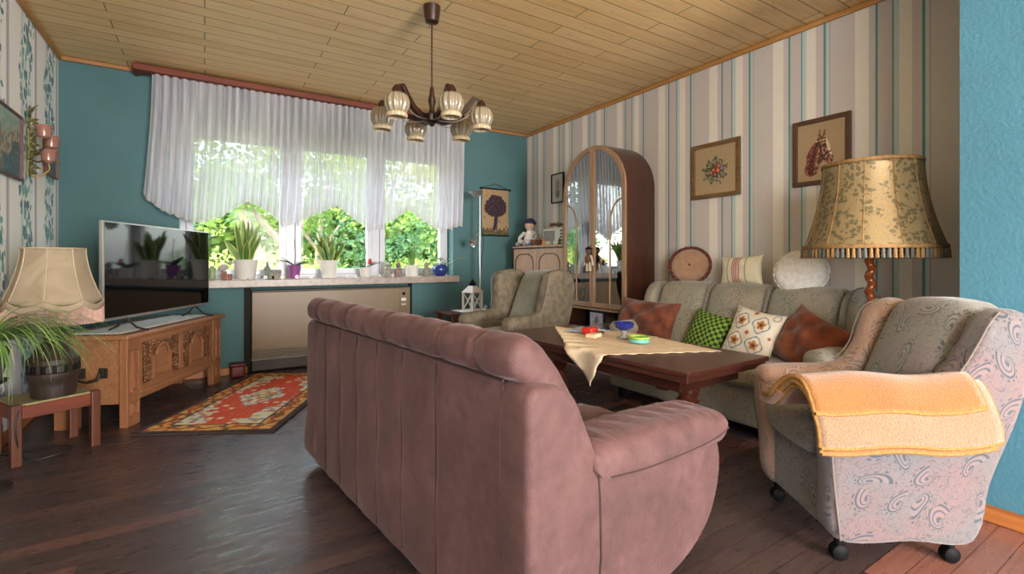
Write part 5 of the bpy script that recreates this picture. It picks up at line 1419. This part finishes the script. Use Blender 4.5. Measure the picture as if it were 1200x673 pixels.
def pot(mb, r0, r1, h): mb.lathe([(r0, 0), (r0 * 1.02, .004), (r1, h * .93), (r1 * 1.04, h), (r1 * .93, h), (r1 * .9, h * .85), (0, h * .85)], seg=28)
ZS = .837
def snake(x, y, label, ph, seed, nl, Lm, pr_):
    p = thing('snake_plant', label, 'potted plant', (x, y, ZS))
    m = MB(); pot(m, *pr_); m.build('plant_pot', M['ceramic'], p)
    m = MB(); m.lathe([(.07, .146), (0, .15)], seg=20); m.build('soil', M['soil'], p)
    rw = random.Random(seed); A, B_ = MB(), MB()
    for i in range(nl):
        a = rw.uniform(0, 2 * PI); rr = rw.uniform(.0, .05); L = Lm * rw.uniform(.55, 1.05); w = rw.uniform(.062, .085)
        tilt = rw.uniform(1.12, 1.5); b = (rr * math.cos(a), rr * math.sin(a), .145)
        # leaf as a broad upright blade facing sideways; margin slightly bigger behind
        for mb, ww, off in ((A, w * .68, -.0015), (B_, w, 0.0)):
            d = Vector((math.cos(a), math.sin(a), 0)); s_ = Vector((math.cos(a + seed + i), math.sin(a + seed + i), 0)); nrm = s_.cross(Vector((0, 0, 1)))
            vs = []; fs = []; n = 9; q = Vector(b)
            for k in range(n + 1):
                t_ = k / n
                if k: q = q + (d * math.cos(tilt) * (1 + .6 * t_) + Vector((0, 0, 1)) * math.sin(tilt)) * L / n
                w2 = ww * (.55 + .9 * t_ - 1.45 * t_ ** 3.2) / 1.0; w2 = max(w2, .001)
                tw = s_ * math.cos(.5 * t_) + nrm * math.sin(.5 * t_)
                for sd in (1, -1):
                    pass
                vs += [tuple(q - tw * w2 / 2 + nrm * .004), tuple(q - nrm * .002), tuple(q + tw * w2 / 2 + nrm * .004)]
            for k in range(n):
                for c in (0, 1): fs.append((3 * k + c, 3 * k + c + 1, 3 * k + c + 4, 3 * k + c + 3))
            if mb is A:
                for sg in (-.0025, .0025): mb.add([tuple(Vector(v) + nrm * sg) for v in vs], fs)
            else: mb.add(vs, fs)
    A.build('leaf_blades', M['leaf'], p, ang=180); B_.build('leaf_margins', M['leaf_edge'], p, ang=180)
snake(.306, 4.86, 'tall snake plant in white pot at the left of the window sill', .17, 5, 15, .38, (.072, .098, .175))
snake(1.004, 4.86, 'broad snake plant in white pot at the middle of the window sill', .17, 11, 24, .30, (.06, .084, .17))
def orchid(x, y, label, mat, r0, r1, h, seed, flower=False):
    p = thing('orchid', label, 'potted plant', (x, y, ZS))
    m = MB(); pot(m, r0, r1, h); m.build('plant_pot', mat, p)
    rw = random.Random(seed); m = MB()
    for i in range(6):
        a = i * PI + rw.uniform(-.4, .4) if i < 4 else rw.uniform(0, 6.28); L = rw.uniform(.14, .22)
        blade(m, (0, 0, h * .9), a, L, .065, (rw.uniform(.6, 1.1), rw.uniform(-.5, .3)), 8, .15)
    m.build('leaves', M['leaf_dark'], p, ang=180)
    m = MB(); m.tube([(0, 0, h * .8), (.01, 0, h + .1), (.0, .01, h + .24)], .003, 6); m.build('stake', plain('brown_stake', '4c4034', .8), p)
    if flower:
        m = MB()
        for q in ((.04, -.02, h + .07), (.05, -.01, h + .045), (.035, -.03, h + .05)): m.ball(q, .018, 8)
        m.build('red_blossom', plain('red_petals', 'b42c34', .5), p)
orchid(.702, 4.86, 'small orchid in purple pot between the two snake plants', M['purple'], .04, .058, .125, 2)
orchid(1.355, 4.86, 'orchid with red blossom in a small white pot on the sill', M['ceramic'], .042, .056, .10, 8, True)
# leafy plant in white pot right
p = thing('tall_leaf_plant', 'white pot with thin upright green shoots at the right of the sill', 'potted plant', (1.847, 4.87, ZS)); m = MB(); pot(m, .06, .07, .12); m.build('plant_pot', M['ceramic'], p)
rw = random.Random(6); m = MB()
for i in range(14):
    a = rw.uniform(0, 6.28); blade(m, (.03 * math.cos(a), .03 * math.sin(a), .1), a, rw.uniform(.1, .3), .014, (1.5, rw.uniform(.9, 1.4)), 8)
m.build('shoots', M['leaf'], p, ang=180); m = MB(); m.tube([(.02, 0, .1), (.03, 0, .34)], .004, 6); m.tube([(-.02, 0, .1), (-.015, 0, .28)], .003, 6); m.build('stake', plain('grey_stake', '5c6058', .8), p)
p = thing('ivy_plant', 'bushy plant in round cobalt blue pot at the right end of the sill', 'potted plant', (2.17, 4.87, ZS)); m = MB(); m.lathe([(.045, 0), (.07, .02), (.083, .06), (.078, .10), (.06, .125), (.055, .125), (.05, .11), (0, .11)], seg=28); m.build('plant_pot', M['cobalt'], p)
m = MB(); rw = random.Random(12)
for i in range(110):
    a = rw.uniform(0, 6.28); rr = rw.uniform(.01, .12); z = .12 + rw.uniform(0, .09) - rr * .35
    q = Vector((rr * math.cos(a), rr * math.sin(a) * .7, z)); d = Vector((rw.gauss(0, 1), rw.gauss(0, 1), rw.gauss(0, .5))).normalized() * .022; s_ = d.orthogonal().normalized() * .011
    m.add([tuple(q), tuple(q + d * .5 + s_), tuple(q + d), tuple(q + d * .5 - s_)], [(0, 1, 2, 3)])
m.build('foliage', leafmat('ivy_leaf', '4f7040', '8aa070'), p, ang=180)
m = MB(); m.tube(lerpc([(.05, 0, .13), (.12, -.02, .15), (.2, -.04, .19), (.28, -.05, .20)], 5), .0025, 5); m.build('runner_shoot', plain('dry_shoot', '8c9070', .8), p)
# figures on the sill
p = thing('bird_figure', 'grey bird figure sitting on two small terracotta blocks', 'figurine', (.156, 4.84, ZS))
m = MB(); m.M = Matrix.Rotation(-.4, 4, 'Y'); m.ball((0.02, 0, .105), .03, 14, (1.35, .8, .9)); m.M = Matrix.Identity(4); m.ball((.03, 0, .145), .019, 12); m.tube([(.045, 0, .145), (.062, 0, .142)], [.006, .001], 6); m.tube([(-.02, 0, .1), (-.07, 0, .075)], [.012, .004], 6, flat=.5); m.build('bird_body', plain('grey_bird', 'a39c98', .7), p)
m = MB(); m.bb(-.035, .005, -.02, .02, 0, .075); m.bb(.01, .045, -.02, .02, 0, .05); m.build('block', M['brick'], p, smooth=False, bevel=.004)
p = thing('church_figure', 'grey stone church figure with a thin spire on the sill', 'figurine', (.509, 4.84, ZS))
m = MB(); m.bb(-.02, .075, -.03, .03, 0, .05); m.prism([(-.036, .05), (0, .085), (.036, .05)], 0, -.02, .08); m.build('nave', M['stone'], p, smooth=False, bevel=.003)
m = MB(); m.bb(-.055, -.015, -.022, .022, 0, .085); m.lathe([(.032, .085), (.012, .12), (.014, .125), (.003, .165), (0, .17)], (-.035, 0, 0), 8); m.build('tower', plain('green_grey_stone', '6f7c72', .8, var=.3, ns=40), p, smooth=False)
m = MB(); m.bb(.0, .018, -.0315, -.029, .0, .03); m.build('doorway', M['black'], p, smooth=False)
for i, (x, lb, sc_) in enumerate(((1.581, 'wider of two speckled grey figures beside the upright shoots', 1.15), (1.689, 'slimmer rust-tinged figure standing next to the white pot', 1.0), (2.0, 'grey-green standing figure between white pot and cobalt pot', .95))):
    p = thing('stone_figure', lb, 'figurine', (x, 4.845, ZS)); p.scale = (1.25, 1.25, 1.12)
    m = MB(); m.lathe([(.034 * sc_, 0), (.036 * sc_, .02), (.03, .05), (.032, .07), (.02, .088), (0, .09)], seg=16); m.build('figure_body', [M['stone'], plain('rusty_stone', '84706a', .8, var=.4, ns=40), plain('mossy_stone', '7d8072', .8, var=.4, ns=40)][i], p)
    m = MB(); m.ball((0, 0, .105), .021, 12); m.lathe([(.024, .115), (.01, .135), (0, .14)], seg=12); m.build('figure_head', [M['stone'], plain('rusty_stone_head', '7a6a62', .8), plain('mossy_stone_head', '8a8c80', .8)][i], p)
m = MB(); m.lathe([(.02, 0), (.026, .01), (.022, .05), (.028, .1), (.012, .12), (.0, .125)], seg=16); o = m.build('green_vase', plain('green_glass_vase', 'a8c088', .2, **{'Transmission_Weight': .4}), None, loc=(.055, 4.86, ZS)); tag(o, 'small pale green vase on the sill next to the television', 'vase')
m = MB(); m.lathe([(.014, 0), (.016, .004), (.004, .05), (0, .055)], seg=12); o = m.build('cone_figure', M['stone'], None, loc=(.315, 4.80, ZS)); tag(o, 'tiny grey cone figure in front of the tall snake plant', 'figurine')
for i, x in enumerate((.455, .593, .715, .84, .95, 1.05, 1.16, 1.247, 1.338, 1.483, 1.62)):
    p = thing('tealight_ring', 'tiny white ring candle holder in the row along the sill front', 'candle holder', (x, 4.803, ZS), 0, 'tiny white holders along the sill front')
    m = MB(); m.M = Matrix.Translation((0, 0, .017)) @ Matrix.Rotation(PI / 2, 4, 'X'); m.tube([(.011 * math.cos(2 * PI * k / 16), .011 * math.sin(2 * PI * k / 16), 0) for k in range(16)], .006, 8, closed=True); m.build('ring', M['ceramic'], p)

# ------------------------------------------------------------------ back corner: side table, lantern, reading lamp
et = thing('end_table', 'dark wooden end table behind the green-grey armchair', 'side table', (2.30, 4.36, 0))
m = MB(); m.sbox((0, 0, .485), (.66, .42, .022), .006, 4); m.build('table_top', M['mahog'], et)
for (x, y) in ((-.29, -.17), (.29, -.17), (-.29, .17), (.29, .17)):
    m = MB(); m.bb(x - .018, x + .018, y - .018, y + .018, 0, .474); m.build('leg', M['mahog_z'], et, smooth=False, bevel=.003)
m = MB(); m.grid(lambda u, v: (.0 + (u - .5) * .36 + .0, (v - .5) * .26, .0008 * math.sin(u * 60) * math.sin(v * 50)), 40, 30); o = m.build('lace_doily', M['doily'], None, ang=180, solid=.002, loc=(2.3, 4.34, .4985)); tag(o, 'white lace doily under the lantern', 'doily')
ln = thing('lantern', 'white wooden lantern with crossed slats and dark roof cap', 'lantern', (2.28, 4.32, .5005), .35)
m = MB(); m.bb(-.075, .075, -.075, .075, 0, .012)
for x in (-.066, .066):
    for y in (-.066, .066): m.bb(x - .009, x + .009, y - .009, y + .009, .012, .18)
m.bb(-.078, .078, -.078, .078, .18, .192); m.build('lantern_frame', M['lantern'], ln, smooth=False, bevel=.002)
m = MB()
for s_ in (-1, 1):
    for k in (-1, 1):
        m.tube([(-.06, .066 * s_, .096 - .08 * k), (.06, .066 * s_, .096 + .08 * k)], .005, 6); m.tube([(.066 * s_, -.06, .096 - .08 * k), (.066 * s_, .06, .096 + .08 * k)], .005, 6)
m.build('crossed_slats', M['lantern'], ln)
m = MB(); m.lathe([(.105, .192), (.045, .245), (.045, .25)], seg=4); rf = m.build('lantern_roof', M['lantern'], ln, smooth=False); rf.rotation_euler.z = PI / 4
m = MB(); m.bb(-.024, .024, -.024, .024, .25, .275); m.lathe([(.04, .275), (.004, .315)], seg=4); m.build('roof_cap', M['black'], ln, smooth=False)
m = MB(); m.lathe([(.025, .012), (.025, .09), (0, .09)], seg=16); m.build('candle', M['ceramic'], ln)
m = MB(); m.lathe([(.018, 0), (.02, .03), (.014, .04), (0, .042)], seg=14); o = m.build('small_jar', M['glass_dot'], None, loc=(2.47, 4.38, .50)); tag(o, 'small clear jar on the end table beside the lantern', 'jar')
up = thing('reading_lamp', 'thin steel uplighter lamp with side reading arm by the back wall', 'floor lamp', (2.552, 4.66, 0))
m = MB(); m.lathe([(.12, 0), (.12, .012), (.03, .025), (0, .026)], seg=28); m.build('lamp_base', M['metal'], up)
m = MB(); m.tube([(0, 0, .02), (0, 0, 1.72)], .009, 10); m.build('lamp_pole', M['metal'], up)
m = MB(); m.tube([(0, 0, 1.71), (-.03, -.02, 1.71)], .008, 8); m.lathe([(.02, 0), (.03, .015), (.085, .055), (.082, .058), (.02, .02)], (-.09, -.06, 1.69), 24); m.build('uplight_bowl', M['metal'], up)
m = MB(); m.tube(lerpc([(0, 0, 1.34), (-.03, -.02, 1.30), (-.09, -.06, 1.24)], 5), .005, 8); m.M = Matrix.Translation((-.12, -.08, 1.20)) @ Matrix.Rotation(.9, 4, 'Y'); m.lathe([(.015, .05), (.03, .03), (.048, -.03), (.045, -.03), (.01, .03)], seg=18); m.build('reading_arm', M['metal'], up)
m = MB(); m.tube(lerpc([(.012, -.01, 1.34), (.035, -.02, 1.2), (.02, -.012, 1.05), (.012, -.01, .9)], 5), .003, 6); m.sbox((.012, -.012, .62), (.02, .02, .06), .005, 2); m.build('lamp_wire', M['black'], up)

# ------------------------------------------------------------------ chandelier
cd = thing('chandelier', 'six-arm dark wooden chandelier with pressed glass shades under the ceiling', 'chandelier', (1.163, 2.73, 0))
m = MB(); m.lathe([(.02, 2.44), (.04, 2.45), (.048, 2.50), (.052, 2.545), (0, 2.548)], seg=24); m.build('ceiling_canopy', M['chand'], cd)
m = MB(); m.tube([(0, 0, 2.0), (0, 0, 2.45)], .005, 10); m.build('rod', M['chand'], cd)
m = MB(); m.lathe([(0, 1.815), (.012, 1.82), (.02, 1.835), (.045, 1.845), (.05, 1.86), (.05, 1.885), (.02, 1.90), (.014, 1.93), (.024, 1.97), (.014, 2.02), (.012, 2.05), (.006, 2.06)], seg=24); m.build('hub', M['chand'], cd)
base_a = math.atan2(.8433, .5374)
for i in range(6):
    a = base_a + PI / 6 + i * PI / 3
    d = Vector((math.cos(a), math.sin(a), 0))
    pts = lerpc([(.03, 1.87), (.09, 1.862), (.16, 1.885), (.215, 1.935), (.255, 1.985)], 5)
    m = MB(); m.tube([tuple(d * r_ + Vector((0, 0, z))) for r_, z in pts], [.016 + .004 * math.sin(k / len(pts) * PI) for k in range(len(pts))], 4, flat=1.1)
    m.tube([tuple(d * .245 + Vector((0, 0, 1.99))), tuple(d * .29 + Vector((0, 0, 1.975)))], [.014, .011], 4)
    ar = m.build('arm', M['chand'], cd, ang=30, bevel=.002)
    m = MB(); m.tube([tuple(d * r_ + Vector((0, 0, z))) for r_, z in lerpc([(.05, 1.85), (.14, 1.845), (.22, 1.88), (.27, 1.93), (.29, 1.95)], 5)], .0035, 6); m.build('wire_arc', M['metal'], ar)
    c = d * .30
    m = MB(); m.lathe([(.012, 1.975), (.026, 1.955), (.032, 1.93), (.0, 1.93)], (c.x, c.y, 0), 16); m.build('shade_cap', M['chand'], ar)
    m = MB(); m.lathe([(.034, 1.932), (.056, 1.915), (.067, 1.885), (.066, 1.855), (.054, 1.828), (.05, 1.82), (.046, 1.82), (.05, 1.83), (.061, 1.856), (.062, 1.884), (.052, 1.91), (.034, 1.925)], (c.x, c.y, 0), 64, 12, .075); gs = m.build('glass_shade', M['pressed'], ar, ang=80)
    m = MB(); m.lathe([(.050, 1.822), (.056, 1.816), (.058, 1.806), (.054, 1.796), (.048, 1.794), (.046, 1.80), (.046, 1.82)], (c.x, c.y, 0), 64, 24, .03); m.build('beaded_rim', M['pearl'], gs)
    m = MB(); m.ball((c.x, c.y, 1.885), .022, 10); m.build('bulb', M['ceramic'], gs)

# ------------------------------------------------------------------ garden outside
m = MB(); m.grid(lambda u, v: (-25 + 50 * u, 5.25 + 40 * v, -.7), 4, 4); struct(m.build('ground', M['lawn'], smooth=False))
m = MB(); m.grid(lambda u, v: (-25 + 50 * u, -34 + 29.2 * v, -.15), 4, 4); struct(m.build('ground_terrace', plain('pale_terrace', 'b8b0a4', .8), smooth=False))
def tree(name, label, base, trunk, crown, nleaf, mat, seed, size=.11, cat='tree'):
    rw = random.Random(seed); p = thing(name, label, cat, base, 0, None)
    m = MB(); n = len(trunk); m.tube(lerpc(trunk, 5), [.12 * (1 - .6 * i / (5 * (n - 1))) * (trunk_r) for i in range(5 * (n - 1) + 1)], 10)
    for b in branches: m.tube(b, [.05 * trunk_r, .02 * trunk_r], 7)
    m.build('trunk', M['bark'], p)
    m = MB()
    for i in range(nleaf):
        cx, cy, cz, rx, ry, rz_ = crown[rw.randrange(len(crown))]
        v = Vector((rw.gauss(0, 1), rw.gauss(0, 1), rw.gauss(0, 1))).normalized() * rw.random() ** .45
        q = Vector((cx + v.x * rx, cy + v.y * ry, cz + v.z * rz_)); d = Vector((rw.gauss(0, 1), rw.gauss(0, 1), rw.gauss(0, .7))).normalized() * size * rw.uniform(.6, 1.3); s_ = d.cross(Vector((rw.gauss(0, 1), rw.gauss(0, 1), rw.gauss(0, 1)))).normalized() * size * .33
        m.add([tuple(q), tuple(q + d * .5 + s_), tuple(q + d), tuple(q + d * .5 - s_)], [(0, 1, 2, 3)])
    m.build('foliage', M[mat], p, ang=180, fix=False)
    return p
def clus(seed, n, R_, h0, h1, r):
    rw = random.Random(seed); return [(rw.uniform(-R_, R_), rw.uniform(-R_ * .6, R_ * .6), rw.uniform(h0, h1), r * rw.uniform(.7, 1.2), r * rw.uniform(.7, 1.2), r * rw.uniform(.5, .9)) for _ in range(n)]
trunk_r = 1.3; branches = [((.1, 0, 1.9), (-.9, .2, 3.2)), ((.1, 0, 2.0), (1.0, 0, 3.3))]
tree('garden_tree', 'pale leaning tree seen through the left window panes', (1.15, 9.5, -.7), [(0.3, 0, 0), (.1, 0, .9), (-.35, 0, 1.8), (-.6, .1, 2.6)], clus(1, 12, 1.9, 2.6, 4.6, .8), 5200, 'tree_leaf', 21)
tree('garden_tree', 'tree with slim forked trunk seen through the right window panes', (5.0, 10.5, -.7), [(0, 0, 0), (.1, 0, 1.0), (-.1, 0, 1.9), (.3, .1, 3.0)], clus(2, 12, 2.0, 2.6, 5.0, .8), 5200, 'tree_leaf3', 22)
tree('garden_tree', 'cooler green tree far behind in the garden', (2.8, 15, -.7), [(0, 0, 0), (0, 0, 1.5), (.1, 0, 3)], clus(3, 16, 3.4, 1.8, 6.2, 1.2), 6000, 'tree_leaf2', 23, .17)
tree('garden_tree', 'tall tree at the left side of the garden', (-2.6, 13, -.7), [(0, 0, 0), (0, 0, 1.5), (.1, 0, 3)], clus(4, 14, 2.6, 1.6, 6.5, 1.2), 5000, 'tree_leaf2', 24, .16)
tree('garden_tree', 'tall tree at the right side of the garden', (9, 13, -.7), [(0, 0, 0), (0, 0, 1.5), (.1, 0, 3)], clus(5, 16, 3.0, 1.4, 6.0, 1.2), 5500, 'tree_leaf', 25, .16)
trunk_r = .5; branches = []
for i, (x, y, lb, mt, sd) in enumerate(((-.5, 8.0, 'yellow-green shrub outside the left pane', 'tree_leaf3', 31), (1.0, 8.2, 'fresh green shrub outside beneath the leaning tree', 'tree_leaf', 32), (2.7, 8.6, 'green shrub outside the middle pane', 'tree_leaf', 33), (.25, 7.2, 'light green shrub close to the left pane', 'tree_leaf3', 36), (1.75, 10.2, 'pale shrub between the leaning tree and the middle pane', 'tree_leaf3', 37), (4.3, 8.6, 'yellowish shrub outside the right pane', 'tree_leaf3', 34), (6.0, 9.5, 'dark green shrub at the right of the garden', 'tree_leaf2', 35))):
    tree('garden_shrub', lb, (x, y, -.7), [(0, 0, 0), (0, 0, .5), (.05, 0, .9)], clus(40 + i, 8, .8, .5, 1.65, .5), 4800, mt, sd, .065, 'shrub')

def hedge(name, label, x0, x1, y, zb, zt_, n, mat, seed, size):
    rw = random.Random(seed); m = MB()
    for i in range(n):
        x = rw.uniform(x0, x1); z = zb + (zt_ - zb) * rw.random() * (1 + .12 * math.sin(x * 1.7) + .08 * math.sin(x * 4.3)); q = Vector((x, y + rw.gauss(0, .35), z))
        d = Vector((rw.gauss(0, 1), rw.gauss(0, .6), rw.gauss(0, .8))).normalized() * size * rw.uniform(.6, 1.3); s_ = d.cross(Vector((rw.gauss(0, 1), rw.gauss(0, 1), rw.gauss(0, 1)))).normalized() * size * .4
        m.add([tuple(q), tuple(q + d * .5 + s_), tuple(q + d), tuple(q + d * .5 - s_)], [(0, 1, 2, 3)])
    o = m.build(name, M[mat], None, ang=180, fix=False); return tag(o, label, 'hedge', None, 'stuff')
hedge('hedge_foliage', 'long green hedge closing the garden behind the trees', -9, 15, 17.5, -.7, 3.4, 22000, 'tree_leaf', 77, .36)
# ------------------------------------------------------------------ light
w = bpy.data.worlds.new('World'); sc.world = w; w.use_nodes = True
nt = w.node_tree; bg = nt.nodes['Background']
sk = nt.nodes.new('ShaderNodeTexSky'); sk.sky_type = 'NISHITA'; sk.sun_disc = False; sk.sun_elevation = R(48); sk.sun_rotation = R(-80); sk.air_density = 1.0; sk.dust_density = 3.0; sk.ozone_density = 1
mixn = nt.nodes.new('ShaderNodeMix'); mixn.data_type = 'RGBA'; mixn.inputs[0].default_value = .5; mixn.inputs[7].default_value = (1.9, 1.95, 2.0, 1)
nt.links.new(sk.outputs[0], mixn.inputs[6]); nt.links.new(mixn.outputs[2], bg.inputs[0]); bg.inputs[1].default_value = 1.0
s = bpy.data.lights.new('sun', 'SUN'); s.energy = 4.5; s.angle = R(1); s.color = (1, .93, .82)
so = bpy.data.objects.new('sun', s); COL.objects.link(so); so.rotation_euler = Vector((-1.0, -.12, .95)).to_track_quat('Z', 'Y').to_euler()
def area(name, loc, direc, sx_, sy_, e, c=(1, 1, 1), portal=False):
    l = bpy.data.lights.new(name, 'AREA'); l.shape = 'RECTANGLE'; l.size = sx_; l.size_y = sy_; l.energy = e; l.color = c
    l.cycles.is_portal = portal
    o = bpy.data.objects.new(name, l); COL.objects.link(o); o.location = loc; o.rotation_euler = Vector(direc).to_track_quat('-Z', 'Y').to_euler(); return o
area('window_portal', ((WX0 + WX1) / 2, YB + .32, (WZ0 + WZ1) / 2), (0, -1, 0), WX1 - WX0, WZ1 - WZ0, 1, portal=True)
area('added_rear_fill', ((RX0 + RX1) / 2, YF - .02, RZ1 / 2 + .05), (0, 1, 0), RX1 - RX0 - .1, RZ1 - .15, 230, (1, .95, .92))

area('added_side_fill', (XL - .04, (LY0 + LY1) / 2, (LZ0 + LZ1) / 2), (1, 0, 0), LY1 - LY0 - .1, LZ1 - LZ0 - .1, 72, (1, .97, .95))
# ------------------------------------------------------------------ camera
cam = bpy.data.cameras.new('camera'); co = bpy.data.objects.new('camera', cam); COL.objects.link(co)
cam.sensor_width = 36; cam.lens = 565 / 1200 * 36; cam.shift_y = -30.5 / 1200; cam.clip_start = .02
co.location = (0, 0, 1); co.rotation_euler = (PI / 2, 0, -math.atan2(.5374, .8433))
sc.camera = co
vs_ = sc.view_settings; vs_.view_transform = 'Standard'; vs_.look = 'None'; vs_.gamma = 1; vs_.exposure = 1.5; vs_.use_curve_mapping = False
cy = sc.cycles; cy.use_denoising = True
try: cy.denoiser = 'OPENIMAGEDENOISE'
except Exception: pass
cy.max_bounces = 9; cy.diffuse_bounces = 5; cy.transparent_max_bounces = 16; cy.sample_clamp_indirect = 6; cy.caustics_reflective = False; cy.caustics_refractive = False
